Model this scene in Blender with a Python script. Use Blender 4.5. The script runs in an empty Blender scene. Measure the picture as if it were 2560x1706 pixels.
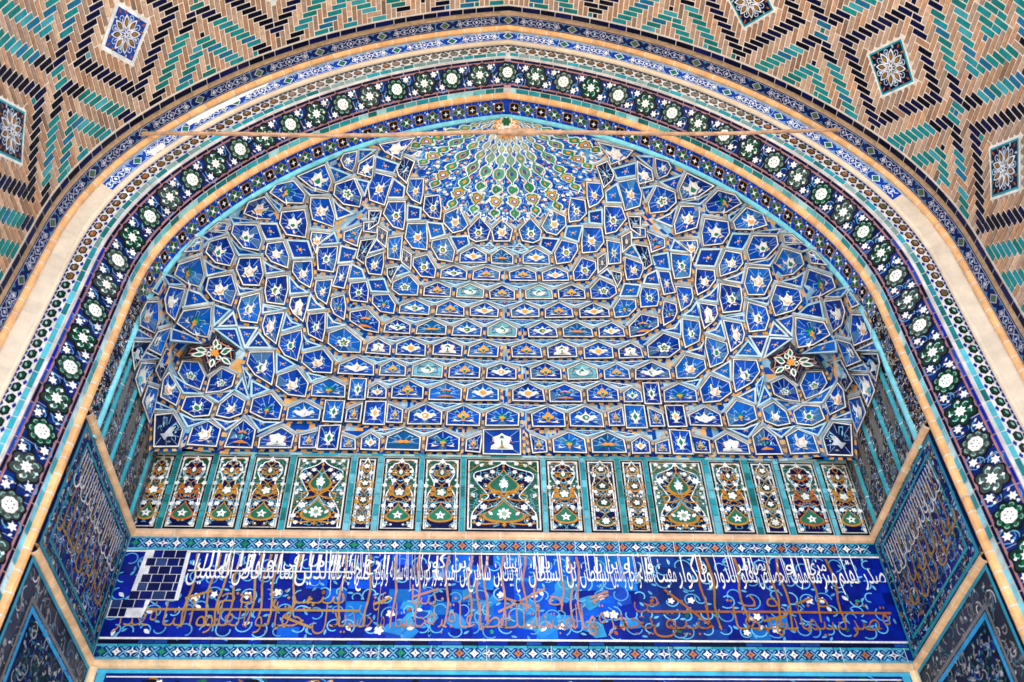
import bpy, math, random
import numpy as np
from mathutils import Vector
R = math.radians
rnd = random.Random(7)
scene = bpy.context.scene
COL = scene.collection

# ------------------------------------------------------------------ camera, sky, sun, exposure
cam = bpy.data.cameras.new("camera")
cam.sensor_width = 36.0
cam.lens = 2477.4 / 2560 * 36.0
cam.clip_end = 2000
cam.clip_start = 0.05
camo = bpy.data.objects.new("camera", cam)
COL.objects.link(camo)
CAM = Vector((-0.2522, -6.6309, 0.0))
yaw, pitch, roll = 0.0556, 0.8179, -0.0235
fw = Vector((math.sin(yaw) * math.cos(pitch), math.cos(yaw) * math.cos(pitch), math.sin(pitch)))
rt0 = Vector((math.cos(yaw), -math.sin(yaw), 0))
up0 = rt0.cross(fw)
rt = rt0 * math.cos(roll) + up0 * math.sin(roll)
up = -rt0 * math.sin(roll) + up0 * math.cos(roll)
from mathutils import Matrix
camo.matrix_world = Matrix(((rt.x, up.x, -fw.x, CAM.x), (rt.y, up.y, -fw.y, CAM.y), (rt.z, up.z, -fw.z, CAM.z), (0, 0, 0, 1)))
scene.camera = camo
cam.dof.use_dof = True
cam.dof.focus_distance = 9.6
cam.dof.aperture_fstop = 1.6

world = bpy.data.worlds.new("World")
scene.world = world
world.use_nodes = True
wn = world.node_tree
bg = wn.nodes["Background"]
sky = wn.nodes.new("ShaderNodeTexSky")
sky.sky_type = 'NISHITA'
sky.sun_disc = False
SUN_EL, SUN_AZ = R(64), R(168)
sky.sun_elevation = SUN_EL
sky.sun_rotation = SUN_AZ
wn.links.new(sky.outputs[0], bg.inputs[0])
bg.inputs[1].default_value = 0.15
sun = bpy.data.lights.new("sun", 'SUN')
sun.energy = 5.0
sun.angle = R(0.5)
sun.color = (1.0, 0.95, 0.88)
suno = bpy.data.objects.new("sun", sun)
COL.objects.link(suno)
sd = Vector((math.sin(SUN_AZ) * math.cos(SUN_EL), math.cos(SUN_AZ) * math.cos(SUN_EL), math.sin(SUN_EL)))
suno.rotation_euler = sd.to_track_quat('Z', 'Y').to_euler()
scene.view_settings.view_transform = 'Standard'
scene.view_settings.look = 'None'
scene.view_settings.gamma = 1.0
scene.view_settings.exposure = 1.75

# ------------------------------------------------------------------ materials
def new_mat(name):
    m = bpy.data.materials.new(name)
    m.use_nodes = True
    nt = m.node_tree
    return m, nt, nt.nodes["Principled BSDF"]

def colour_mat(name, rough, rough_var, mott, mscale, bump, spec=0.5, coat=0.0):
    """reads the face colours of the mesh and adds glaze / firing mottling in object space"""
    m, nt, b = new_mat(name)
    N, L = nt.nodes, nt.links
    at = N.new("ShaderNodeAttribute"); at.attribute_name = "Col"
    tc = N.new("ShaderNodeTexCoord")
    n1 = N.new("ShaderNodeTexNoise"); n1.inputs["Scale"].default_value = mscale; n1.inputs["Detail"].default_value = 6
    n1.inputs["Roughness"].default_value = 0.65
    L.new(tc.outputs["Object"], n1.inputs["Vector"])
    mr = N.new("ShaderNodeMapRange"); mr.inputs[1].default_value = 0.3; mr.inputs[2].default_value = 0.7
    mr.inputs[3].default_value = 1 - mott; mr.inputs[4].default_value = 1 + mott
    L.new(n1.outputs[0], mr.inputs[0])
    mx = N.new("ShaderNodeMix"); mx.data_type = 'RGBA'; mx.blend_type = 'MULTIPLY'; mx.inputs[0].default_value = 1
    L.new(at.outputs["Color"], mx.inputs[6]); L.new(mr.outputs[0], mx.inputs[7])
    # dust and lime bloom in large soft patches
    n2 = N.new("ShaderNodeTexNoise"); n2.inputs["Scale"].default_value = 1.7; n2.inputs["Detail"].default_value = 8
    L.new(tc.outputs["Object"], n2.inputs["Vector"])
    m2 = N.new("ShaderNodeMapRange"); m2.inputs[1].default_value = 0.55; m2.inputs[2].default_value = 0.85
    m2.inputs[3].default_value = 0.0; m2.inputs[4].default_value = 0.045
    L.new(n2.outputs[0], m2.inputs[0])
    mx2 = N.new("ShaderNodeMix"); mx2.data_type = 'RGBA'
    L.new(m2.outputs[0], mx2.inputs[0]); L.new(mx.outputs[2], mx2.inputs[6]); mx2.inputs[7].default_value = (0.42, 0.38, 0.33, 1)
    L.new(mx2.outputs[2], b.inputs["Base Color"])
    r2 = N.new("ShaderNodeMapRange"); r2.inputs[3].default_value = rough - rough_var; r2.inputs[4].default_value = rough + rough_var
    L.new(n1.outputs[0], r2.inputs[0]); L.new(r2.outputs[0], b.inputs["Roughness"])
    b.inputs["Specular IOR Level"].default_value = spec
    if bump:
        bp = N.new("ShaderNodeBump"); bp.inputs["Strength"].default_value = bump; bp.inputs["Distance"].default_value = 0.006
        n3 = N.new("ShaderNodeTexNoise"); n3.inputs["Scale"].default_value = 34; n3.inputs["Detail"].default_value = 4
        L.new(tc.outputs["Object"], n3.inputs["Vector"]); L.new(n3.outputs[0], bp.inputs["Height"]); L.new(bp.outputs[0], b.inputs["Normal"])
    return m

GLAZE = colour_mat("glazed_tile", 0.36, 0.12, 0.28, 9.0, 0.35, 0.08)
BRICK = colour_mat("fired_brick", 0.85, 0.1, 0.3, 26.0, 0.8, 0.25)
PLASTER = colour_mat("lime_plaster", 0.9, 0.05, 0.12, 8.0, 0.6, 0.2)
WOODM = colour_mat("weathered_wood", 0.75, 0.1, 0.3, 18.0, 0.5, 0.25)

# real glaze colours (linear)
ROYAL = (0.001, 0.045, 0.42); COBALT = (0.002, 0.014, 0.25); NAVY = (0.003, 0.0045, 0.032); INK = (0.003, 0.0035, 0.012)
LBLUE = (0.20, 0.52, 0.74); SKYB = (0.07, 0.30, 0.62); TURQ = (0.02, 0.28, 0.35); TEAL = (0.008, 0.15, 0.16); CYAN = (0.14, 0.54, 0.66)
WHITE = (0.80, 0.78, 0.75); CREAM = (0.74, 0.61, 0.46); ORANGE = (0.78, 0.29, 0.045); OCHRE = (0.33, 0.145, 0.02); RUST = (0.30, 0.085, 0.02)
TERRA = (0.80, 0.43, 0.19); GREEN = (0.006, 0.11, 0.042); DGREEN = (0.004, 0.028, 0.015); BLACK = (0.004, 0.004, 0.006)
TAN = (0.36, 0.19, 0.10); MORTAR = (0.86, 0.77, 0.68); GREY = (0.30, 0.29, 0.27); LILAC = (0.40, 0.24, 0.26); JOINT = (0.62, 0.62, 0.64)

# ------------------------------------------------------------------ mesh builder and scene helpers
class MB:
    def __init__(s): s.v = []; s.f = []; s.c = []
    def face(s, pts, col, tint=0.10):
        i = len(s.v); s.v.extend(pts); s.f.append(tuple(range(i, i + len(pts))))
        k = 1 + rnd.uniform(-tint, tint)
        s.c.append((min(col[0] * k, 1), min(col[1] * k, 1), min(col[2] * k, 1), 1.0))
    def build(s, name, mat, parent=None, loc=None):
        me = bpy.data.meshes.new(name)
        vs = s.v
        if loc is not None:
            vs = [(x - loc[0], y - loc[1], z - loc[2]) for x, y, z in vs]
        me.from_pydata(vs, [], s.f)
        at = me.color_attributes.new("Col", 'FLOAT_COLOR', 'CORNER')
        cols = np.repeat(np.array(s.c, dtype=np.float32), [len(f) for f in s.f], axis=0)
        at.data.foreach_set("color", cols.ravel())
        me.materials.append(mat)
        me.update()
        o = bpy.data.objects.new(name, me)
        COL.objects.link(o)
        if loc is not None: o.location = loc
        if parent is not None: o.parent = parent
        return o

def empty(name, label, cat, group=None):
    o = bpy.data.objects.new(name, None); COL.objects.link(o)
    o.empty_display_size = 0.3
    o["label"] = label; o["category"] = cat
    if group: o["group"] = group
    return o

def quadgrid(mb, M, u0, u1, v0, v1, nu, nv, col, h=0.0, tint=0.05):
    for i in range(nu):
        for j in range(nv):
            a, b = u0 + (u1 - u0) * i / nu, u0 + (u1 - u0) * (i + 1) / nu
            c, d = v0 + (v1 - v0) * j / nv, v0 + (v1 - v0) * (j + 1) / nv
            mb.face([M(a, c, h), M(b, c, h), M(b, d, h), M(a, d, h)], col, tint)

def poly(mb, M, pts, col, h=0.004, tint=0.10):
    mb.face([M(u, v, h) for u, v in pts], col, tint)

def stroke(mb, M, pts, w, col, h=0.004, taper=None, tint=0.06):
    n = len(pts)
    if n < 2: return
    L, Rr = [], []
    for i in range(n):
        a = pts[max(i - 1, 0)]; b = pts[min(i + 1, n - 1)]
        dx, dy = b[0] - a[0], b[1] - a[1]; l = math.hypot(dx, dy) or 1e-6
        ww = w * 0.5
        if taper is not None: ww *= taper(i / (n - 1))
        L.append((pts[i][0] - dy / l * ww, pts[i][1] + dx / l * ww)); Rr.append((pts[i][0] + dy / l * ww, pts[i][1] - dx / l * ww))
    k = 1 + rnd.uniform(-tint, tint); c = tuple(min(1, x * k) for x in col)
    for i in range(n - 1):
        mb.face([M(*L[i], h), M(*L[i + 1], h), M(*Rr[i + 1], h), M(*Rr[i], h)], c, 0)

def ell(cx, cy, rx, ry=None, n=10, rot=0.0):
    ry = rx if ry is None else ry
    o = []
    for i in range(n):
        a = 2 * math.pi * i / n; x, y = rx * math.cos(a), ry * math.sin(a)
        o.append((cx + x * math.cos(rot) - y * math.sin(rot), cy + x * math.sin(rot) + y * math.cos(rot)))
    return o
def star(cx, cy, n, ro, ri, rot=0.0, sy=1.0):
    return [(cx + (ro if i % 2 == 0 else ri) * math.cos(rot + math.pi * i / n), cy + sy * (ro if i % 2 == 0 else ri) * math.sin(rot + math.pi * i / n)) for i in range(2 * n)]
def flower(cx, cy, n, r, amp=0.25, rot=0.0, k=4, sy=1.0):
    o = []
    for i in range(n * k):
        a = 2 * math.pi * i / (n * k); q = r * (1 - amp + amp * abs(math.cos(n * a / 2)) * 1.6)
        o.append((cx + q * math.cos(a + rot), cy + sy * q * math.sin(a + rot)))
    return o
def leaf(cx, cy, l, w, ang):
    o = []
    for t, s in ((0, 0), (.25, .8), (.5, 1), (.78, .6), (1, 0), (.78, -.6), (.5, -1), (.25, -.8)):
        x, y = t * l, s * w * .5
        o.append((cx + x * math.cos(ang) - y * math.sin(ang), cy + x * math.sin(ang) + y * math.cos(ang)))
    return o
def arc(cx, cy, r, a0, a1, n=7, k=1.0):
    return [(cx + r * (1 + (k - 1) * i / (n - 1)) * math.cos(a0 + (a1 - a0) * i / (n - 1)), cy + r * (1 + (k - 1) * i / (n - 1)) * math.sin(a0 + (a1 - a0) * i / (n - 1))) for i in range(n)]
def diamond(cx, cy, rx, ry): return [(cx - rx, cy), (cx, cy - ry), (cx + rx, cy), (cx, cy + ry)]
def thintaper(t): return 0.35 + 1.3 * math.sin(math.pi * min(1, max(0, t))) * 0.5


# ------------------------------------------------------------------ the pointed arch and its offsets
XC = 0.045; A_ = 3.056; ZS = 6.0124; R1 = 2.6675; TH = 0.4801; ZA = 9.3485; ZG = -1.6
_c1 = (A_ - R1, ZS); _d = (math.cos(TH), math.sin(TH)); _q = (-_c1[0], ZA - ZS)
_k = (_q[0] ** 2 + _q[1] ** 2 - R1 * R1) / (2 * R1 - 2 * (_q[0] * _d[0] + _q[1] * _d[1]))
_c2 = (_c1[0] - _k * _d[0], _c1[1] - _k * _d[1]); R2 = R1 + _k
def th3(w): return math.acos(max(-1, min(1, -_c2[0] / (R2 + w))))
def arch_at(a, wm, w):
    """point at arc length a from the apex (measured on the offset wm), pushed out by w: x from axis, z, outward normal"""
    L2 = (th3(wm) - TH) * (R2 + wm); L1 = TH * (R1 + wm)
    if a < L2:
        t = th3(wm) - a / (R2 + wm)
        nx, nz = math.cos(t), math.sin(t)
        x, z = _c2[0] + (R2 + w) * nx, _c2[1] + (R2 + w) * nz
        if x < 0: x = 0.0; z = _c2[1] + math.sqrt(max(0, (R2 + w) ** 2 - _c2[0] ** 2))
    elif a < L2 + L1:
        t = TH - (a - L2) / (R1 + wm)
        nx, nz = math.cos(t), math.sin(t)
        x, z = _c1[0] + (R1 + w) * nx, _c1[1] + (R1 + w) * nz
    else:
        nx, nz = 1.0, 0.0
        x, z = A_ + w, ZS - (a - L2 - L1)
    return x, z, nx, nz
def s_of_z(z, wm=0.0):
    """arc length at which the right half reaches height z below the springing"""
    return (th3(wm) - TH) * (R2 + wm) + TH * (R1 + wm) + (ZS - z)
class Band:
    """a strip of the moulding from (w0,y0) to (w1,y1): maps s along the arch, v across, h proud of it"""
    def __init__(b, w0, y0, w1, y1):
        b.w0, b.y0, b.w1, b.y1 = w0, y0, w1, y1
        b.W = math.hypot(w1 - w0, y1 - y0); b.wm = (w0 + w1) / 2
        b.nw, b.ny = (y1 - y0) / b.W, -(w1 - w0) / b.W
    def M(b, s, v, h=0.0):
        t = v / b.W
        w = b.w0 + (b.w1 - b.w0) * t + b.nw * h
        y = b.y0 + (b.y1 - b.y0) * t + b.ny * h
        x, z, _, _ = arch_at(abs(s), b.wm, w)
        return (XC + (x if s >= 0 else -x), y, z)
    def base(b, mb, s0, s1, col, h=0.0, step=0.12, nv=1, tint=0.04):
        n = max(1, int(abs(s1 - s0) / step))
        quadgrid(mb, b.M, s0, s1, 0, b.W, n, nv, col, h, tint)
def tube(mb, w, y, r, col, s0, s1, seg=0.17, joint=0.008, jcol=JOINT, k=10, cols=None):
    """round moulding laid as short glazed lengths with pale joints"""
    def ring(s):
        o = []
        x0, z0, nx, nz = arch_at(abs(s), w, w)
        for i in range(k):
            a = 2 * math.pi * i / k
            xx, zz = x0 + nx * r * math.cos(a), z0 + nz * r * math.cos(a)
            if xx < 0 or abs(s) < 1e-6: xx = 0 if abs(s) < 1e-6 else max(xx, 0)
            o.append((XC + (xx if s >= 0 else -xx), y + r * math.sin(a), zz))
        return o
    for sg in (-1, 1):
        s = s0
        while s < s1:
            L = seg * rnd.uniform(0.8, 1.2); e = min(s + L, s1)
            c = cols(sg * s) if cols else col
            kk = rnd.uniform(0.88, 1.12); c = tuple(min(1, q * kk) for q in c)
            n = max(2, int((e - s) / 0.09)); prev = ring(sg * max(s, 1e-7))
            for i in range(1, n + 1):
                ss = s + (e - joint - s) * i / n; cur = ring(sg * ss)
                for j in range(k):
                    mb.face([prev[j], prev[(j + 1) % k], cur[(j + 1) % k], cur[j]], c, 0)
                prev = cur
            cur = ring(sg * e)
            for j in range(k):
                mb.face([prev[j], prev[(j + 1) % k], cur[(j + 1) % k], cur[j]], jcol, 0.1)
            s = e

# ------------------------------------------------------------------ the vault surface that carries the muqarnas
YF = -1.2; Z0 = 5.6; WI = -0.06
_z = []; _x = []
for _i in range(400):
    _a = (s_of_z(ZG, WI)) * _i / 399
    _p = arch_at(_a, WI, WI); _x.append(_p[0]); _z.append(_p[1])
_z = np.array(_z[::-1]); _x = np.array(_x[::-1]); ZT = float(_z[-1])
def rho(ph, z):
    z = min(max(z, Z0 - 0.3), ZT - 1e-4)
    X = max(float(np.interp(z, _z, _x)), 1e-4); tau = min(max((z - Z0) / (ZT - Z0), 0), 1)
    dep = -YF * (1 - tau ** 3.5) + 1e-5; n = 2.2 + 6 * (1 - tau) ** 3
    r = ((abs(math.sin(ph)) / X) ** n + (abs(math.cos(ph)) / dep) ** n) ** (-1 / n)
    # hooded corner niches and the re-entrant folds beside the shell
    d = math.degrees(abs(ph)); pv = float(np.interp(z, [7.76, 7.96, 8.17, 8.38, 8.64, 8.77], [49.4, 54.1, 60.6, 66.1, 74.2, 78.5]))
    win = min(max((z - 7.6) / .15, 0), 1) * min(max((8.85 - z) / .15, 0), 1)
    return r + .16 * math.exp(-(((d - 71.5) / 4.6) ** 2 + ((z - 6.50) / .24) ** 2) ** 2) + .07 * win * math.exp(-((d - pv) / 3.2) ** 2)
def S(ph, z, h=0.0):
    r = rho(ph, z) - h
    return (XC + r * math.sin(ph), YF + r * math.cos(ph), z)

# ------------------------------------------------------------------ ground
g = MB()
def GM(u, v, h=0.0): return (u, v, ZG + h)
quadgrid(g, GM, -150, 150, -300, 12, 10, 10, (0.46, 0.42, 0.36), 0, 0.0)
go = g.build("ground", PLASTER); go["kind"] = "structure"

SL = s_of_z(ZG + 0.02)          # half length of the arch down to the ground
SV = s_of_z(2.2)                # mouldings carry their pattern down to here (below the picture)

# ------------------------------------------------------------------ pointed arch with its mouldings
arch = empty("pointed_arch", "tall pointed arch of tiled mouldings, rosettes and orange ribs framing the blue niche", "arch")

def line_across(mb, b, s, col=JOINT, w=0.007, h=0.006):
    poly(mb, b.M, [(s - w / 2, 0), (s + w / 2, 0), (s + w / 2 + rnd.uniform(-.004, .004), b.W), (s - w / 2, b.W)], col, h)
def strip_band(name, b, col, smax, seg, jcol=JOINT, tint=0.2, h=0.004, back=None, cols=None, jw=0.009):
    mb = MB(); b.base(mb, -smax, smax, back or jcol, 0, 0.12)
    for sg in (-1, 1):
        s = 0.0
        while s < smax:
            L = seg * rnd.uniform(0.8, 1.2); e = min(s + L, smax); n = max(1, int(L / 0.1))
            c = cols(sg * s) if cols else col
            kk = rnd.uniform(1 - tint, 1 + tint); c = tuple(min(1, q * kk) for q in c)
            quadgrid(mb, b.M, sg * (s + 1e-4), sg * (e - jw), 0.004, b.W - 0.004, n, 1, c, h, 0)
            s = e
    return mb.build(name, GLAZE, arch)
def tubes(name, w, y, r, col, smax, mat=GLAZE, **kw):
    mb = MB(); tube(mb, w, y, r, col, 0.0, smax, **kw); return mb.build(name, mat, arch)

# inner soffit with the chain of green diamonds and black quatrefoils
bE = Band(-0.06, -1.2, -0.02, -1.41)
mb = MB(); sE = s_of_z(4.78, bE.wm); sEp = s_of_z(6.15, bE.wm)
bE.base(mb, -sEp, sEp, ROYAL, 0, 0.1, 2, 0.18)
for sg in (-1, 1):
    quadgrid(mb, bE.M, sg * sEp, sg * sE, 0, bE.W, 14, 1, INK, 0, 0.2)
P_ = 0.29; vc = bE.W * 0.5
def chain_lines(mb, b, s):
    stroke(mb, b.M, [(s - .075, vc), (s, vc + .012), (s + .075, vc)], .008, OCHRE, .005)
k = 0; s = 0.085
cs = []
while s < sEp: cs.append((s, k)); s += P_ / 2; k += 1
for sg in (-1, 1):
    for s0, k in cs:
        s = sg * s0
        if abs(s) < 0.07: continue
        if k % 2 == 0:
            poly(mb, bE.M, flower(s, vc, 4, .058, .2, math.pi / 4, 5), OCHRE, .004)
            poly(mb, bE.M, flower(s, vc, 4, .046, .2, math.pi / 4, 5), BLACK, .006)
            poly(mb, bE.M, star(s, vc, 4, .028, .010), WHITE, .008)
        else:
            poly(mb, bE.M, star(s, vc, 4, .088, .052, 0, .78), OCHRE, .004)
            poly(mb, bE.M, star(s, vc, 4, .074, .043, 0, .78), GREEN, .006)
            poly(mb, bE.M, star(s, vc, 4, .032, .012, math.pi / 4), WHITE, .008)
            stroke(mb, bE.M, [(s - .03, vc - .03), (s + .03, vc + .03)], .005, LBLUE, .007); stroke(mb, bE.M, [(s - .03, vc + .03), (s + .03, vc - .03)], .005, LBLUE, .007)
        for q in (-1, 1):
            m = s + P_ / 4
            stroke(mb, bE.M, [(m - .03, vc), (m, vc + q * .03), (m + .035, vc + q * .012)], .006, SKYB, .005)
            poly(mb, bE.M, ell(m + q * .018, vc + q * .042, .013, .011, 7), WHITE, .006)
            poly(mb, bE.M, leaf(m - .01, vc + q * .05, .03, .012, q * 1.2), LBLUE, .006)
    s = 0.06
    while s < sEp:
        line_across(mb, bE, sg * s, (0.25, 0.35, 0.6), .004, .003); s += rnd.uniform(.06, .12)
    for _ in range(700):
        s = sg * rnd.uniform(sEp - .25, sE - .02); v = rnd.uniform(.01, bE.W - .01); a = rnd.uniform(0, 6.28)
        if abs(s) > sE: continue
        c = rnd.choice([WHITE, GREY, GREY, OCHRE, SKYB, GREY, COBALT])
        if rnd.random() < .5: poly(mb, bE.M, leaf(s, v, rnd.uniform(.015, .04), .012, a), c, .004 + rnd.random() * .002)
        else: stroke(mb, bE.M, arc(s, v, rnd.uniform(.01, .025), a, a + 3, 5), .005, c, .004 + rnd.random() * .002)
mb.build("diamond_band", GLAZE, arch)
tubes("torus", -0.055, -1.2, 0.028, (0.20, 0.62, 0.72), s_of_z(4.8), seg=0.5, joint=0.006)
o = tubes("torus", -0.03, -1.43, 0.036, TERRA, SL, seg=0.14)
o["label"] = "inner orange torus moulding of glazed lengths"

b = Band(-0.02, -1.46, -0.015, -1.515)
def wear(s):
    return rnd.choice([TURQ, (0.10, .45, .50), (0.28, .60, .64), TEAL]) if abs(s) < 4.2 else rnd.choice([(0.07, .42, .58), TURQ, (.2, .58, .72), (.45, .7, .75)])
strip_band("glazed_strip", b, TEAL, SL, 0.12, cols=wear)
b = Band(-0.015, -1.515, 0.0, -1.54)
strip_band("glazed_strip", b, NAVY, SL, 0.15, jcol=LILAC)

# rosette band
bD = Band(0.0, -1.54, 0.150, -1.725)
mb = MB(); bD.base(mb, -SV, SV, (0.004, 0.016, 0.12), 0, 0.1, 2, 0.35)
W = bD.W
for sg in (-1, 1):
    for v in (.006, W - .006):
        stroke(mb, bD.M, [(sg * (i * .08 + 1e-4), v) for i in range(int(SV / .08))], .010, (.40, .17, .15), .004)
    s = .03
    while s < SV:
        line_across(mb, bD, sg * s, (.32, .36, .5), .004, .002); s += rnd.uniform(.05, .13)
PR = 0.30
def rosette(mb, s, v, r, kind, old=0.0):
    M = bD.M
    dg = tuple(DGREEN[i] * (1 - old) + (.05, .055, .055)[i] * old for i in range(3))
    gr = tuple(GREEN[i] * (1 - old) + (.10, .12, .11)[i] * old for i in range(3))
    if kind == 0:
        poly(mb, M, flower(s, v, 8, r, .16, .2, 5), BLACK, .006)
        poly(mb, M, flower(s, v, 8, r * .88, .14, .2, 5), dg, .008)
        for i in range(8):
            a = i * math.pi / 4 + .2
            poly(mb, M, leaf(s + .42 * r * math.cos(a), v + .42 * r * math.sin(a), r * .4, r * .24, a), gr, .010)
            stroke(mb, M, arc(s + .66 * r * math.cos(a), v + .66 * r * math.sin(a), r * .16, a - 1.4, a + 1.4, 5), .006, (.25, .45, .42), .012)
        poly(mb, M, flower(s, v, 8, r * .50, .07, 0, 5), WHITE, .014, .05)
        for i in range(6):
            a = i * math.pi / 3
            poly(mb, M, ell(s + .24 * r * math.cos(a), v + .24 * r * math.sin(a), r * .05, n=6), BLACK, .016)
    else:
        poly(mb, M, flower(s, v, 6, r * 1.06, .22, 0, 6), BLACK, .006)
        poly(mb, M, flower(s, v, 6, r * .94, .2, 0, 6), dg, .008)
        for i in range(6):
            a = i * math.pi / 3
            poly(mb, M, leaf(s + .3 * r * math.cos(a), v + .3 * r * math.sin(a), r * .5, r * .26, a + .25), gr, .010)
            stroke(mb, M, arc(s + .55 * r * math.cos(a), v + .55 * r * math.sin(a), r * .22, a - .3, a + 2, 5), .007, (.32, .58, .58), .012)
        for q in (-1, 1):
            poly(mb, M, diamond(s + q * r * .72, v - q * .1 * r, r * .15, r * .13), WHITE, .013)
            poly(mb, M, diamond(s + q * r * .1, v + q * .72 * r, r * .12, r * .12), WHITE, .013)
        poly(mb, M, star(s, v, 8, r * .44, r * .27, .2), WHITE, .014, .05)
        poly(mb, M, ell(s, v, r * .06, n=6), (.6, .3, .3), .016)
ns = int(SV / PR)
rosettes = []
for k in range(-ns, ns + 1):
    s = k * PR * (1 if k else 0)
    if k == 0: s = 1e-4
    rosettes.append((s, (abs(k) % 2)))
    q = 1 if k >= 0 else -1
    for sg2 in ((1,) if k >= 0 else ()) + ((-1,) if k <= 0 else ()):
        m = s + sg2 * PR / 2
        stroke(mb, bD.M, [(s + sg2 * .08, W * .5), (m, W * (.5 + .03)), (s + sg2 * (PR - .08), W * .5)], .014, BLACK, .004)
        for (dv, ds, r) in ((.80, .03, .036), (.21, -.03, .036)):
            ss, vv = m + sg2 * ds, W * dv
            poly(mb, bD.M, star(ss, vv, 6, r, r * .55, rnd.random()), WHITE, .006, .06)
            poly(mb, bD.M, leaf(ss - .045, vv - .02, .035, .016, 2.3), (.62, .62, .66), .005)
            poly(mb, bD.M, ell(ss + .045, vv + .018, .011, n=7), WHITE, .005)
            stroke(mb, bD.M, arc(ss, vv, .058, rnd.uniform(0, 6), rnd.uniform(6.5, 8.5), 7), .009, SKYB, .004, thintaper)
            stroke(mb, bD.M, arc(ss + .02, vv - (dv - .5) * .12, .04, 1, 3.6, 6), .008, (.13, .35, .55), .0045, thintaper)
        poly(mb, bD.M, ell(m + .005, W * (.5 + rnd.choice((-.14, .17))), .010, n=6), rnd.choice([RUST, WHITE, SKYB]), .005)
band = mb.build("rosette_band", GLAZE, arch)
for s, kind in rosettes:
    mb = MB(); p0 = bD.M(s, W * .5, 0)
    rosette(mb, s, W * .5, .109, kind, rnd.choice([0, .2, .4, .7]) if abs(s) < 4 else rnd.choice([0, .2, .7]))
    mb.build("rosette", GLAZE, band, p0)

b = Band(0.150, -1.725, 0.170, -1.748)
strip_band("glazed_strip", b, NAVY, SL, 0.15, jcol=LILAC, cols=lambda s: NAVY if abs(s) < 4.5 else rnd.choice([COBALT, NAVY, (.01, .05, .3)]))
b = Band(0.170, -1.748, 0.186, -1.762)
strip_band("fillet", b, (.60, .57, .54), SL, 0.3)
b = Band(0.186, -1.762, 0.222, -1.785)
strip_band("glazed_strip", b, TEAL, SL, 0.13, cols=lambda s: rnd.choice([TEAL, (.06, .24, .24), (.16, .30, .29), TURQ, (.22, .33, .32)]) if abs(s) < 5 else rnd.choice([TURQ, TEAL, (.07, .42, .52)]))

# hexagon band
bC = Band(0.222, -1.785, 0.325, -1.815)
mb = MB(); bC.base(mb, -SV, SV, (.66, .64, .62), 0, .1, 1, .08)
PH = 0.105; n = int(SV / PH)
for k in range(-n, n):
    s = (k + .5) * PH; v = bC.W * .46; e = bC.W
    old = abs(s) < 2.6
    f1 = rnd.choice([(.16, .12, .10), (.20, .10, .05), (.10, .12, .10), (.26, .22, .2)]) if old else (rnd.choice([(.22, .09, .03), (.17, .09, .04)]) if abs(s) < 5.6 else DGREEN)
    hx = [(s - .046, v), (s - .026, v + .028), (s + .026, v + .028), (s + .046, v), (s + .026, v - .028), (s - .026, v - .028)]
    poly(mb, bC.M, hx, BLACK if not old else (.08, .08, .08), .003)
    poly(mb, bC.M, ell(s, v, .034, .021, 10), f1, .005, .25)
    poly(mb, bC.M, leaf(s - .02, v, .04, .016, .3), rnd.choice([(.5, .16, .08), (.35, .3, .25), GREEN]) if abs(s) < 5.6 else (.2, .4, .34), .007, .3)
    for q, vv in ((.5, e * .84), (.5, e * .1)):
        poly(mb, bC.M, diamond(s + q * PH, vv, .026, .014), COBALT if not old else (.06, .08, .16), .003)
    poly(mb, bC.M, flower(s, e * .88, 3, .016, .3, 1.5), COBALT if not old else (.05, .07, .15), .003)
    stroke(mb, bC.M, [(s - .04, e * .95), (s + .04, e * .95)], .008, TEAL if old else SKYB, .003)
mb.build("hexagon_band", GLAZE, arch)
tubes("torus", 0.322, -1.845, 0.026, CREAM, SL, PLASTER, seg=.5, jcol=(.7, .62, .52))

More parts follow.
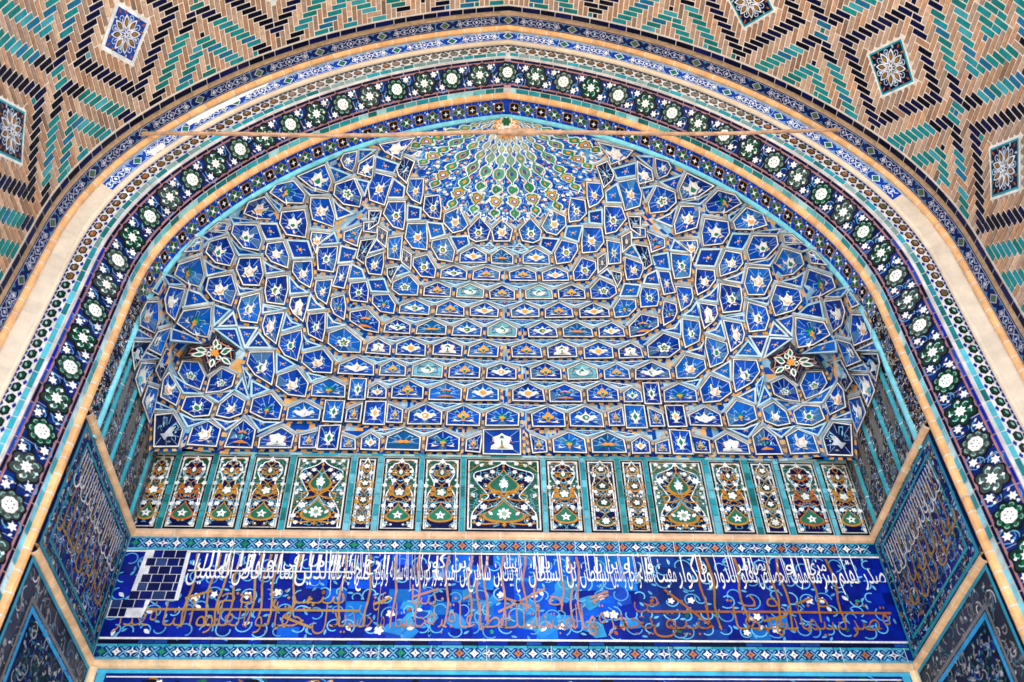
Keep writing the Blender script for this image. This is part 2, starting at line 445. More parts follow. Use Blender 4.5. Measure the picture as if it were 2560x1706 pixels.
# blue and white floral bands
def floral(name, b, field, line, fill, diam, period, s_l, s_r, accents):
    mb = MB(); W = b.W
    quadgrid(mb, b.M, -s_l, -1e-5, 0, W, int(s_l / .1), 1, field, 0, .12); quadgrid(mb, b.M, 1e-5, s_r, 0, W, int(s_r / .1), 1, field, 0, .12)
    for sg, sm in ((-1, s_l), (1, s_r)):
        for vv in (.10, .90):
            stroke(mb, b.M, [(sg * (i * .08 + 1e-4), W * vv) for i in range(int(sm / .08))], .004, line, .0025)
        k = 0
        while (k - .5) * period < sm:
            c0 = sg * k * period; k += 1
            def ok(s): return s * sg > 0.0 and abs(s) < sm - .03
            v = W * .5
            if abs(c0) < sm - .06:
                poly(mb, b.M, [(c0 - (.055 if c0 * sg > 0 else 0), v), (c0, v - W * .42), (c0 + (.055 if c0 * sg >= 0 and sg > 0 or c0 * sg > 0 else 0), v), (c0, v + W * .42)] if k > 1 else ([(1e-4 * sg, v - W * .42), (sg * .055, v), (1e-4 * sg, v + W * .42)]), line, .003)
                poly(mb, b.M, diamond(c0, v, .042, W * .32) if k > 1 else [(1e-4 * sg, v - W * .32), (sg * .042, v), (1e-4 * sg, v + W * .32)], diam, .0045)
            for q in (-1, 1):
                s1 = c0 + q * .09
                if ok(s1):
                    for e in (-1, 1):
                        poly(mb, b.M, [(s1 - .03, v + e * W * .36), (s1 + .02, v + e * W * .36), (s1 - .002, v + e * W * .14)], accents, .003)
                s2 = c0 + q * period * .24
                if ok(s2):
                    poly(mb, b.M, star(s2, v, 4, .045, .024, .3 * q), line, .003)
                    poly(mb, b.M, star(s2, v, 4, .033, .016, .3 * q), field, .0045); poly(mb, b.M, flower(s2, v, 4, .016, .3), fill, .006)
                s3 = c0 + q * period * .36
                if ok(s3):
                    for e in (-1, 1):
                        stroke(mb, b.M, [(s3 - .05, v), (s3 - .015, v + e * W * .27), (s3 + .03, v + e * W * .12), (s3 + .055, v + e * W * .3)], .008, line, .004)
                        poly(mb, b.M, leaf(s3 - .02, v + e * W * .1, .04, .016, e * .5), accents, .003)
                    poly(mb, b.M, ell(s3, v, .012, .012, 6), fill, .005)
            s4 = c0 + sg * period * .5
            if ok(s4):
                poly(mb, b.M, flower(s4, v, 4, .038, .3), line, .003); poly(mb, b.M, flower(s4, v, 4, .027, .3), field, .0045); poly(mb, b.M, flower(s4, v, 4, .013, .2), fill, .006)
        s = .1
        while s < sm:
            line_across(mb, b, sg * s, line, .004, .002); s += rnd.uniform(.15, .5)
    return mb.build(name, GLAZE, arch)
bB = Band(0.328, -1.868, 0.408, -1.915)
floral("floral_band", bB, (.004, .04, .34), (.62, .70, .80), (.80, .80, .80), (.01, .15, .10), .60, 4.62, 4.50, (.10, .32, .70))["label"] = "bright blue band with white flowers and green diamonds"
for sg, a in ((-1, 4.62), (1, 4.50)):
    mb = MB(); quadgrid(mb, bB.M, sg * a, sg * SL, -0.004, bB.W + .004, 60, 1, (.66, .55, .43), 0.004, .06)
    mb.build("plaster_patch", PLASTER, arch)["label"] = "bare cream plaster where the blue floral band has fallen away"
# lost tiles patched with white lime
for s0, s1, va, vb in ((-3.55, -2.95, .45, 1.0), (-4.05, -3.88, .0, .55), (-2.95, -2.6, .8, 1.0)):
    mb = MB(); pts = []
    for i in range(13): pts.append((s0 + (s1 - s0) * i / 12, bB.W * (va + rnd.uniform(-.12, .12))))
    for i in range(12):
        mb.face([bB.M(pts[i][0], pts[i][1], .007), bB.M(pts[i + 1][0], pts[i + 1][1], .007), bB.M(pts[i + 1][0], bB.W * vb, .007), bB.M(pts[i][0], bB.W * vb, .007)], (.84, .82, .80), .03)
    mb.build("lime_patch", PLASTER, arch)["label"] = "white lime patch over lost tiles of the blue floral band"
# unseen dark sheet added behind the mouldings to keep light from leaking through
bk_ = Band(0.02, -1.25, .62, -2.12); mb = MB(); bk_.base(mb, -SL, SL, (.10, .09, .09), 0, .3, 2, .1); mb.build("light_stop_sheet", BRICK, arch)
b = Band(0.408, -1.915, 0.420, -1.925)
strip_band("glazed_strip", b, LBLUE, SL, .2, cols=lambda s: LBLUE if abs(s) < 4.6 else (.78, .68, .55))
tubes("torus", 0.428, -1.952, 0.030, TERRA, SL, seg=.15)["label"] = "outer orange torus moulding of glazed lengths"
bA = Band(0.435, -1.982, 0.468, -2.072)
floral("floral_band", bA, (.004, .009, .07), (.30, .32, .42), (.40, .42, .48), (.05, .10, .05), .68, SV, SV, (.03, .16, .28))["label"] = "dark navy floral band on the soffit with dull green diamonds"

# ------------------------------------------------------------------ brick barrel vault in front of the arch
vault = empty("brick_vault", "brick barrel vault with zigzags of teal and navy glazed bricks", "vault")
YE = -5.2
VW = 0.478
def VM(s, y, h=0.0):
    x, z, nx, nz = arch_at(abs(s), VW, VW - h)
    return (XC + (x if s >= 0 else -x), y, z)
SVL = s_of_z(ZG, VW)
mb = MB()
for sg in (-1, 1):
    quadgrid(mb, VM, sg * 1e-5, sg * SVL, -2.10, YE, 120, 12, MORTAR, 0.0, .05)
    # outer skin closes the masonry behind the bricks
    quadgrid(mb, lambda s, y, h: VM(s, y, -.5), sg * 1e-5, sg * SVL, -1.2, YE, 60, 2, TAN, 0, .1)
    for i in range(60):
        a, e = sg * SVL * i / 60, sg * SVL * (i + 1) / 60
        if i == 0: a = sg * 1e-5
        mb.face([VM(a, YE, 0), VM(e, YE, 0), VM(e, YE, -.5), VM(a, YE, -.5)], TAN, .1)
mb.build("vault_shell", PLASTER, vault)
U_ = 0.052; NF = 15; PS = 1.56; SM0 = 4.03 - PS * 3 + .02; YM0 = -2.79
def brickbox(mb, s0, s1, y0, y1, col, h):
    g_ = .0065
    a = VM(s0 + g_, y0 + g_, h); b_ = VM(s1 - g_, y0 + g_, h); c = VM(s1 - g_, y1 - g_, h); d = VM(s0 + g_, y1 - g_, h)
    mb.face([a, b_, c, d], col, 0)
    e = VM(s0 + g_, y0 + g_, 0); f = VM(s1 - g_, y0 + g_, 0); g2 = VM(s1 - g_, y1 - g_, 0); h2 = VM(s0 + g_, y1 - g_, 0)
    for q in ((a, b_, f, e), (b_, c, g2, f), (c, d, h2, g2), (d, a, e, h2)): mb.face(list(q), tuple(x * .8 for x in col), 0)
def fold(i): 
    m = i % (2 * NF)
    return m if m <= NF else 2 * NF - m
def cellinfo(i, j): 
    a, b_ = fold(i), fold(j); return a, b_, a + b_
glz = MB(); tan = MB()
i0, i1 = int(-7.6 / U_), int(7.6 / U_)
j0, j1 = 0, int((-2.184 - YE) / U_)
SM0 = 4.03 - PS * 3                                      # the lattice is mirrored about the crown
def sidx(i): return i * U_ + SM0 - U_ / 2
cols_ = range(13, 13 + int(7.0 / U_))
yj = lambda j: -2.184 - j * U_
jc = 11
def tealtone():
    t = rnd.random()
    return (.010, .22, .22) if t < .35 else (.008, .16, .15) if t < .6 else (.015, .23, .28) if t < .8 else (.010, .14, .26) if t < .93 else (.05, .32, .38)
def tantone():
    t = rnd.random(); k = rnd.uniform(.85, 1.55)
    c = (.36, .20, .115) if t < .4 else (.33, .22, .16) if t < .7 else (.42, .28, .19) if t < .9 else (.24, .14, .09)
    return tuple(q * k for q in c)
def navyp(a, b_, c): 
    return 9 <= c <= 11 or (a > 9 and abs(a - b_ - 10) < 2.1) or (b_ > 9 and abs(b_ - a - 10) < 2.1)
for sgn in (1, -1):
    def put(tgt, i0_, i1_, y0_, y1_, col, h):
        a, e = max(sidx(i0_), .004), sidx(i1_) + U_
        if sgn > 0: brickbox(tgt, a, e, y0_, y1_, col, h)
        else: brickbox(tgt, -e, -a, y0_, y1_, col, h)
    for j in range(j0, j1):
        run = []
        for i in list(cols_) + [None]:
            inf = None if i is None else cellinfo(i, j - (jc if sgn > 0 else jc + 2))
            isH = inf is not None and inf[2] >= 6 and inf[2] % 6 >= 3
            if isH and (not run or (run[-1][1][2] // 6 == inf[2] // 6 and len(run) < 3)): run.append((i, inf))
            else:
                if run:
                    n_ = sum(navyp(*q[1]) for q in run); col = NAVY if n_ * 2 >= len(run) else tealtone()
                    if col is NAVY: col = rnd.choice([(.003, .003, .010), (.003, .0035, .016), (.004, .005, .04)])
                    tgt = glz
                    if rnd.random() < .015: tgt, col = tan, tantone()
                    put(tgt, run[0][0], run[-1][0], yj(j) - U_, yj(j), col, .006 + rnd.random() * .002)
                run = [(i, inf)] if isH else []
    for i in cols_:
        run = []
        for j in list(range(j0, j1)) + [None]:
            inf = None if j is None else cellinfo(i, j - (jc if sgn > 0 else jc + 2))
            isV = inf is not None and inf[2] >= 6 and inf[2] % 6 < 3
            if isV and (not run or (run[-1][1][2] // 6 == inf[2] // 6 and len(run) < 3)): run.append((j, inf))
            else:
                if run:
                    tgt, col = tan, tantone()
                    if len(run) == 1 and rnd.random() < .4: tgt, col = glz, tealtone()
                    put(tgt, i, i, yj(run[-1][0]) - U_, yj(run[0][0]), col, .005 + rnd.random() * .003)
                run = [(j, inf)] if isV else []
# patched plaster and soot stains break up the brickwork
glz.build("glazed_brickwork", GLAZE, vault); tan.build("plain_brickwork", BRICK, vault)
mb = MB()
for sg in (-1, 1):
    s = 0.0
    while s < SVL:
        e = min(s + .16 * rnd.uniform(.8, 1.3), SVL)
        c = rnd.choice([NAVY, (.003, .004, .018), (.004, .006, .06)]); kk = rnd.uniform(.7, 1.3)
        c = tuple(q * kk for q in c)
        a, f = sg * (s + 1e-4), sg * (e - .008)
        mid = (a + f) / 2
        for q, r in ((a, mid), (mid, f)): mb.face([VM(q, -2.122, .010), VM(r, -2.122, .010), VM(r, -2.172, .010), VM(q, -2.172, .010)], c, 0)
        s = e
mb.build("navy_course", GLAZE, vault)
bT = Band(0.468, -2.072, 0.478, -2.116)
mb = MB(); bT.base(mb, -SL, SL, (.36, .24, .14), 0, .16, 2, .18); mb.build("brick_course", BRICK, vault)

# flower medallions set in the brickwork
kinds = 0
for m in range(-4, 5):
    s0 = SM0 + PS * m if False else (m * PS + (.91 if False else 0))
meds = [-5.59, -4.03, -2.47, -.91, .91, 2.47, 4.03, 5.59]
def medallion(s0, y0, style):
    mb = MB(); Rr = .285
    M = lambda u, v, h: VM(s0 + u, y0 + v, h)
    def sq(r): return [(-r, 0), (0, -r), (r, 0), (0, r)]
    root = MB()
    for r, c, h in ((Rr, (.78, .74, .68), .012), (Rr * .90, TURQ if style else (.70, .75, .80), .014), (Rr * .82, NAVY if style else (.010, .05, .30), .016)):
        n = 4; q = sq(r)
        for i in range(4):
            a, b_ = q[i], q[(i + 1) % 4]
            mid = ((a[0] + b_[0]) / 2, (a[1] + b_[1]) / 2)
            root.face([M(0, 0, h), M(*a, h), M(*mid, h)], c, .03); root.face([M(0, 0, h), M(*mid, h), M(*b_, h)], c, .03)
    fl = MB()
    for i in range(8):
        a = i * math.pi / 4 + math.pi / 8
        L_ = leaf(.035 * math.cos(a), .035 * math.sin(a), .125, .062, a)
        poly(fl, M, L_, (.72, .72, .74), .019)
        poly(fl, M, leaf(.055 * math.cos(a), .055 * math.sin(a), .085, .042, a), (.05, .07, .10), .021)
        poly(fl, M, leaf(.065 * math.cos(a), .065 * math.sin(a), .055, .028, a), OCHRE, .023)
        a2 = i * math.pi / 4
        stroke(fl, M, [(.02 * math.cos(a2), .02 * math.sin(a2)), (.13 * math.cos(a2), .13 * math.sin(a2))], .007, (.7, .72, .78), .0195)
        stroke(fl, M, arc(.135 * math.cos(a2), .135 * math.sin(a2), .022, a2 - 2, a2 + 2, 6), .007, (.5, .6, .75), .0195)
    for i in range(4):
        a = i * math.pi / 2
        for q in (-1, 1):
            poly(fl, M, leaf(.16 * math.cos(a + q * .25), .16 * math.sin(a + q * .25), .04, .018, a + q * .9), rnd.choice([RUST, (.45, .5, .6), OCHRE]), .019)
        poly(fl, M, leaf(.175 * math.cos(a), .175 * math.sin(a), .045, .02, a), RUST, .0195)
        poly(fl, M, flower(.12 * math.cos(a + .785), .12 * math.sin(a + .785), 5, .016, .3), (.3, .4, .6), .019)
    poly(fl, M, star(0, 0, 8, .045, .02), (.75, .75, .78), .026); poly(fl, M, ell(0, 0, .01, n=6), NAVY, .028)
    p0 = M(0, 0, 0)
    o = root.build("tile_medallion", GLAZE, vault, p0); f = fl.build("flower", GLAZE, o); f.location = (-p0[0], -p0[1], -p0[2])
    return o
for i, s0 in enumerate(meds):
    medallion(s0, -2.782 if s0 > 0 else -2.886, i in (0, 5, 6, 7))

# ------------------------------------------------------------------ rear wall: inscription, star bands, panels
rear = empty("rear_wall", "flat rear wall of the niche with cobalt inscription, star borders and floral panels", "wall")
XL, XR = XC - 2.996, XC + 2.996
def WM(x, z, h=0.0): return (x, -h, z)
mb = MB(); quadgrid(mb, WM, XL - .6, XR + .6, ZG, 5.66, 8, 6, NAVY, 0, .1)
for (a, b_, c, d) in (((XL - .6, .5, ZG), (XR + .6, .5, ZG), (XR + .6, .5, 10), (XL - .6, .5, 10)),): mb.face([a, b_, c, d], TAN, 0)  # unseen back face added to block light from behind
mb.build("wall_core", GLAZE, rear)
def moulding(mb, path, r, col, seg=.22, joint=.007, k=10):
    """round glazed moulding along a straight 3D line, in lengths"""
    a, b_ = Vector(path[0]), Vector(path[1]); d = b_ - a; L = d.length; d.normalize()
    n1 = d.orthogonal().normalized(); n2 = d.cross(n1); s = 0.0
    while s < L:
        e = min(s + seg * rnd.uniform(.8, 1.2), L); kk = rnd.uniform(.9, 1.1); c = tuple(min(1, q * kk) for q in col)
        for (p, q, cc) in ((s, e - joint, c), (e - joint, e, (.70, .62, .56))):
            for i in range(k):
                a0, a1 = 2 * math.pi * i / k, 2 * math.pi * (i + 1) / k
                o0 = n1 * math.cos(a0) * r + n2 * math.sin(a0) * r; o1 = n1 * math.cos(a1) * r + n2 * math.sin(a1) * r
                mb.face([tuple(a + d * p + o0), tuple(a + d * p + o1), tuple(a + d * q + o1), tuple(a + d * q + o0)], cc, 0)
        s = e
mb = MB(); moulding(mb, ((XL, -.005, 4.768), (XR, -.005, 4.768)), .036, (.72, .46, .30), .3); o = mb.build("cornice", GLAZE, rear); o["label"] = "upper pinkish orange torus between panels and star band"
mb = MB(); moulding(mb, ((XL, -.005, 3.632), (XR, -.005, 3.632)), .036, (.80, .56, .34), .26)
for x in (XL + .03, XR - .03): moulding(mb, ((x, -.006, 3.60), (x, -.006, ZG)), .034, (.80, .56, .34), .26)
o = mb.build("cornice", GLAZE, rear); o["label"] = "lower orange torus under the inscription"

def star_band(name, x0, x1, z0, z1, orange_from, flip=0):
    mb = MB(); W = z1 - z0; zc = (z0 + z1) / 2; hb = W / 2
    quadgrid(mb, WM, x0, x1, z0, z1, 20, 1, (.004, .022, .17), .004, .15)
    for zz, c in ((z0 + .007, TURQ), (z1 - .007, TURQ)):
        x = x0
        while x < x1:
            e = min(x + rnd.uniform(.1, .2), x1); mb.face([WM(x, zz - .009, .008), WM(e - .006, zz - .009, .008), WM(e - .006, zz + .009, .008), WM(x, zz + .009, .008)], rnd.choice([TURQ, (.05, .32, .42), (.08, .38, .50)]), .1); x = e
    P = .43; k = 0; x = x0 + .05; r = hb * .62
    while x < x1 - .06:
        t = k % 4
        isor = x > orange_from
        if t == 0:
            c = (.45, .16, .07) if isor else (.01, .20, .09)
            poly(mb, WM, star(x, zc, 4, r * 1.0, r * .5), c, .007); poly(mb, WM, star(x, zc, 4, r * .45, r * .16, .785), OCHRE if isor else (.05, .35, .2), .009)
            poly(mb, WM, ell(x, zc, r * .14, n=6), NAVY, .011)
        elif t == 2:
            poly(mb, WM, star(x, zc, 4, r * 1.05, r * .34), WHITE, .007); poly(mb, WM, [(x - r * 1.35, zc), (x, zc - r * .4), (x + r * 1.35, zc), (x, zc + r * .4)], WHITE, .0075)
            poly(mb, WM, star(x, zc, 4, r * .5, r * .16), (.02, .06, .3), .009); poly(mb, WM, ell(x, zc, r * .1, n=6), OCHRE, .011)
        else:
            rc = (isor and flip and rnd.random() < .6)
            poly(mb, WM, star(x, zc, 4, r * .95, r * .5, 0), (.45, .17, .08) if rc else WHITE, .007); poly(mb, WM, ell(x, zc, r * .15, n=6), NAVY if not rc else BLACK, .009)
        m = x + P / 8
        for q in (-1, 1):
            poly(mb, WM, [(m - .022, zc + q * hb * .72), (m + .022, zc + q * hb * .72), (m, zc + q * hb * .38)], (.12, .40, .66), .006)
            poly(mb, WM, [(x - .018, zc + q * hb * .76), (x + .018, zc + q * hb * .76), (x, zc + q * hb * .55)], (.05, .28, .55), .0055)
        stroke(mb, WM, [(m - .03, zc - hb * .55), (m + .03, zc + hb * .55)], .008, (.16, .46, .62), .006); stroke(mb, WM, [(m - .03, zc + hb * .55), (m + .03, zc - hb * .55)], .008, (.16, .46, .62), .006)
        x += P / 4; k += 1
    x = x0
    while x < x1: poly(mb, WM, [(x, z0), (x + .005, z0), (x + .005, z1), (x, z1)], JOINT, .012); x += rnd.uniform(.3, .5)
    return mb.build(name, GLAZE, rear)
star_band("star_band", XL, XR, 4.612, 4.735, -.75, 1)["label"] = "upper border of white and rust four pointed stars"
star_band("star_band", XL, XR, 3.672, 3.790, -.7)["label"] = "lower border of white, green and orange four pointed stars"

# inscription field
ins = MB(); zi0, zi1 = 3.83, 4.60
x = XL
while x < XR:
    z = zi0
    while z < zi1 - 1e-3:
        e, f = min(x + .16, XR), min(z + .11, zi1)
        t = math.exp(-((x - .05) / .95) ** 2)
        # the mosaic tiles of the middle stretch are more often a paler blue
        base = rnd.choice([(.002, .010, .24), (.002, .014, .28), (.002, .008, .17)]) if rnd.random() > t else rnd.choice([(.002, .065, .55), (.003, .10, .60), (.001, .03, .38), (.006, .14, .52)])
        if .9 < x < 1.6: base = rnd.choice([(.004, .018, .15), (.005, .035, .22)])
        q = [WM(x, z, .004), WM(e, z, .004), WM(e, f, .004), WM(x, f, .004)]
        ins.face(q, base, .2); z = f
    x += .16
for _ in range(26):
    cx_, cz_ = rnd.uniform(-.85, 1.0), rnd.uniform(3.9, 4.3)
    poly(ins, WM, [(cx_ + rnd.uniform(.05, .11) * math.cos(a), cz_ + rnd.uniform(.04, .09) * math.sin(a)) for a in (0, .9, 1.8, 2.7, 3.6, 4.5, 5.4)], rnd.choice([(.02, .22, .60), (.03, .26, .52), (.010, .05, .40)]), .0045 + _ * .00006)
for zz in (zi0 + .006, zi1 - .006):
    ins.face([WM(XL, zz - .008, .012), WM(XR, zz - .008, .012), WM(XR, zz + .008, .012), WM(XL, zz + .008, .012)], (.70, .69, .70), 0)
x = XL
while x < XR:
    e = min(x + rnd.uniform(.1, .16), XR); ins.face([WM(x, 3.797, .010), WM(e - .008, 3.797, .010), WM(e - .008, 3.822, .010), WM(x, 3.822, .010)], rnd.choice([NAVY, COBALT, (.01, .05, .25)]), .2); x = e
insc = ins.build("inscription_panel", GLAZE, rear); insc["label"] = "cobalt mosaic panel with white and ochre Arabic lettering"
# scrolling vine with white flowers behind the letters
vine = MB(); x = -2.9
while x < 2.95:
    for z in (3.93, 4.07, 4.21, 4.36, 4.50):
        cx_, cz_ = x + rnd.uniform(-.05, .05), z + rnd.uniform(-.03, .03); r = rnd.uniform(.045, .08); a = rnd.uniform(0, 6.28)
        c = rnd.choice([(.10, .38, .62), (.14, .45, .70), (.08, .30, .55)])
        stroke(vine, WM, arc(cx_, cz_, r, a, a + rnd.choice((-1, 1)) * rnd.uniform(3, 4.6), 10, .6), .010, c, .0065 + rnd.random() * .001)
        a2 = a + rnd.uniform(1, 4); poly(vine, WM, leaf(cx_ + r * math.cos(a2), cz_ + r * math.sin(a2), .05, .02, a2 + rnd.choice((-1, 1))), c, .0068)
        if z < 4.3 and rnd.random() < .42:
            k = rnd.random()
            if k < .45: poly(vine, WM, flower(cx_, cz_, 5, rnd.uniform(.022, .034), .3, a), WHITE, .009)
            elif k < .8: poly(vine, WM, leaf(cx_, cz_, .06, .032, a), (.72, .74, .78), .009)
            else: poly(vine, WM, ell(cx_, cz_, .02, .014, 8, a), rnd.choice([GREEN, RUST, (.02, .28, .2)]), .009)
    x += .135
vine.build("flower_scroll", GLAZE, insc)

# Arabic lettering: letters are joined by hand into their contextual forms
AR = {}
for ch, cp, nf in (("\u0621", 0xFE80, 1), ("\u0622", 0xFE81, 2), ("\u0627", 0xFE8D, 2), ("\u0628", 0xFE8F, 4), ("\u0629", 0xFE93, 2), ("\u062a", 0xFE95, 4), ("\u062b", 0xFE99, 4), ("\u062c", 0xFE9D, 4), ("\u062d", 0xFEA1, 4), ("\u062e", 0xFEA5, 4), ("\u062f", 0xFEA9, 2), ("\u0630", 0xFEAB, 2), ("\u0631", 0xFEAD, 2), ("\u0632", 0xFEAF, 2), ("\u0633", 0xFEB1, 4), ("\u0634", 0xFEB5, 4), ("\u0635", 0xFEB9, 4), ("\u0636", 0xFEBD, 4), ("\u0637", 0xFEC1, 4), ("\u0638", 0xFEC5, 4), ("\u0639", 0xFEC9, 4), ("\u063a", 0xFECD, 4), ("\u0641", 0xFED1, 4), ("\u0642", 0xFED5, 4), ("\u0643", 0xFED9, 4), ("\u0644", 0xFEDD, 4), ("\u0645", 0xFEE1, 4), ("\u0646", 0xFEE5, 4), ("\u0647", 0xFEE9, 4), ("\u0648", 0xFEED, 2), ("\u0649", 0xFEEF, 2), ("\u064a", 0xFEF1, 4)):
    AR[ch] = (cp, nf)
def shape_ar(t):
    out = []
    for i, ch in enumerate(t):
        if ch not in AR: out.append(ch); continue
        cp, nf = AR[ch]
        pj = i > 0 and t[i - 1] in AR and AR[t[i - 1]][1] == 4
        nj = nf == 4 and i + 1 < len(t) and t[i + 1] in AR and AR[t[i + 1]][1] >= 2
        form = (3 if pj else 2) if nj else (1 if pj and nf > 1 else 0)
        out.append(chr(cp + form))
    return "".join(reversed(out))
def word(mb, text, xl, xr, zb, em, stretch, col, h, lift=0.0, skew=0.0, bold=.018):
    cu = bpy.data.curves.new("lettering", 'FONT'); cu.body = shape_ar(text); cu.resolution_u = 2; cu.offset = bold
    to = bpy.data.objects.new("lettering", cu); COL.objects.link(to)
    me = bpy.data.meshes.new_from_object(to.evaluated_get(bpy.context.evaluated_depsgraph_get()))
    vs = [v.co.copy() for v in me.vertices]; fs = [tuple(p.vertices) for p in me.polygons]
    bpy.data.objects.remove(to); bpy.data.curves.remove(cu); bpy.data.meshes.remove(me)
    if not vs: return
    x0 = min(v.x for v in vs); x1 = max(v.x for v in vs); kx = (xr - xl) / max(x1 - x0, 1e-3)
    pts = []
    for v in vs:
        y = v.y
        if y > .36: y = .36 + (y - .36) * stretch
        pts.append(WM(xl + (v.x - x0) * kx + y * em * skew, zb + y * em + lift, h))
    for f in fs: mb.face([pts[i] for i in f], col, .02)
kX = (3.02 + 2.652) / 1800.0
def ux(u): return -2.652 + (u - 400) * kX
ww = MB()
A = "\u0627"
whites = [("\u0635\u062f\u0631 \u0644\u0642\u0644\u0645", 2085, 2205, 0), ("\u0645\u0628\u0631\u0633\u0627", 2011, 2080, 0), ("\u0645\u0644\u0648\u0643 \u0627\u0644\u062e\u0635\u0627\u0626\u0635".replace("\u0626", "\u064a"), 1881, 2006, 0), ("\u0644\u0639\u0644\u0648 \u0627\u0644\u0627\u062f\u0648\u0627\u0631", 1768, 1878, 0), ("\u0648\u0644\u0627\u0643\u0648\u0627\u0631", 1678, 1764, 0), ("\u0645\u063a\u064a\u062b \u0627\u0644\u0645\u0644\u0629", 1585, 1675, 0), ("\u0648\u0627\u0644\u062d\u0642 \u0648\u0627\u0644\u062f\u064a\u0646", 1513, 1585, 0), ("\u0627\u0644\u0633\u0644\u0637\u0627\u0646", 1434, 1512, 0), ("\u0628\u0646 \u0627\u0644\u0633\u0644\u0637\u0627\u0646", 1307, 1425, 0), ("\u0627\u0644\u063a \u0628\u064a\u0643", 1243, 1290, 0), ("\u0628\u0646 \u0634\u0627\u0647\u0631\u062e", 1155, 1240, 0), ("\u0628\u0646 \u0627\u0645\u064a\u0631", 1098, 1155, 0), ("\u062a\u064a\u0645\u0648\u0631 \u0643\u0648\u0631\u0643\u0627\u0646", 1027, 1096, 0), ("\u0627\u062f\u0627\u0645 \u0627\u0644\u0644\u0647 \u0633\u0644\u0637\u0627", 978, 1026, 0), ("\u0646\u0647 \u0648\u0627\u0648\u0641\u0642", 922, 976, 0), ("\u0641\u062a\u062d", 880, 915, 0), ("\u0627\u0644\u0649 \u0642\u064a\u0627\u0645 \u0639\u0627\u0644\u0645", 820, 895, 0), ("\u0627\u0644\u062f\u064a\u0646", 732, 818, 0), ("\u0633\u0627 \u0628\u062f\u0627", 648, 728, 0), ("\u0641\u0627\u0636", 580, 645, 0), ("\u0627\u0644\u0639\u0644\u0645\u064a\u0646", 470, 578, 0)]
for t, a, b_, _ in whites:
    word(ww, t, ux(a), ux(b_) , 4.345, .27, 1.75, (.80, .79, .78), .016, 0, -.05, -.002)
ups = [("\u0628\u0646", 1400, 1424), ("\u0646", 1470, 1490), ("\u0648", 1545, 1560), ("\u064a\u0646", 1500, 1530), ("\u0643\u0648\u0631", 1050, 1100), ("\u0628\u064a\u0643", 1245, 1275), ("\u0628\u0646", 1115, 1150), ("\u064a\u0631", 1330, 1360), ("\u064a\u0636", 1870, 1905), ("\u0645\u0631", 1830, 1860), ("\u0648", 1955, 1975), ("\u0645\u0632\u064a", 2010, 2060), ("\u0648", 1740, 1755), ("\u0648", 1605, 1620), ("\u0632\u0627", 590, 625), ("\u0648", 660, 675), ("\u0642\u064a", 700, 735), ("\u0645\u0627", 760, 800), ("\u0631\u062d", 900, 935), ("\u0631\u0627\u0644", 490, 560)]
for t, a, b_ in ups: word(ww, t, ux(a), ux(b_), 4.455, .17, 1.4, (.80, .79, .78), .018, bold=.004)
for _ in range(46):
    x = rnd.choice([rnd.uniform(-2.38, -.8), rnd.uniform(-.8, 2.9)]); l = rnd.uniform(.1, .2)
    stroke(ww, WM, [(x, 4.57), (x - .004, 4.57 - l)], .012, (.80, .79, .78), .017, lambda t: 1.25 - .5 * t)
stroke(ww, WM, [(ux(470), 4.415), (ux(880), 4.41)], .013, (.78, .77, .76), .0175)
ww.build("white_lettering", GLAZE, insc)
oc = MB()
ochres = [("\u0642\u0635\u0631", 2080, 2180), ("\u0633\u064a\u0645\u0627", 1960, 2070), ("\u0634\u0647\u062f", 1870, 1950), ("\u0647\u0627", 1800, 1860), ("\u0644\u0628\u064a\u0642", 1600, 1740), ("\u064a\u062c\u062f", 1510, 1600), ("\u062d\u0631\u0642\u0647\u0627", 1430, 1540), ("\u0644\u0645\u0628\u062a\u062f\u0627", 1320, 1420), ("\u0644\u062a\u0644\u0643", 1235, 1330), ("\u0644\u0637\u0627", 1185, 1250), ("\u0639\u0627\u0642\u0628\u0629", 1060, 1175), ("\u062d\u0633\u0646\u0627", 985, 1060), ("\u0645\u0627 \u062d\u0635\u062f", 880, 960), ("\u064a\u062f\u0644 \u062d\u0642\u0627", 700, 870), ("\u0628\u0648 \u0627\u0644\u0639\u0644\u0648", 540, 690), ("\u0648\u0627\u0644\u0646\u0627", 440, 540), ("\u0641\u0639\u0630\u0631", 330, 425)]
def ocol(x): return (.36, .20, .06) if x < -.9 else ((.40, .20, .16) if x < .95 else ((.30, .10, .025) if x < 1.6 else (.30, .14, .02)))
for t, a, b_ in ochres:
    word(oc, t, ux(a), ux(b_), 3.935, .27, 1.25, ocol(ux((a + b_) / 2)), .012, bold=-.013)
for t, a, b_ in (("\u0648", 1350, 1385), ("\u0648", 1885, 1915), ("\u0648", 2010, 2040), ("\u062f", 1830, 1860), ("\u0633\u0627", 1020, 1080), ("\u0648\u0645", 560, 640), ("\u0633\u064a\u0646", 690, 860), ("\u0639\u0644", 930, 960), ("\u0645\u064a", 1560, 1620)):
    word(oc, t, ux(a), ux(b_), 4.13, .25, 1.0, ocol(ux((a + b_) / 2)), .0125, bold=-.013)
for u in (487, 535, 562, 590, 640, 660, 685, 735, 850, 915, 978, 1035, 1105, 1162, 1182, 1200, 1243, 1295, 1322, 1387, 1410, 1428, 1735, 1762, 1830, 1915, 1940, 2015, 2070):
    x = ux(u); c = ocol(x); zb = rnd.choice([3.93, 3.95, 4.0, 4.08])
    n = 6; pz = [(x + .015 * math.sin(i * 1.3 + u), zb + (4.575 - zb) * i / n) for i in range(n + 1)]
    stroke(oc, WM, pz, .016, c, .0112 + rnd.random() * .0006, lambda t: .8 + .5 * t)
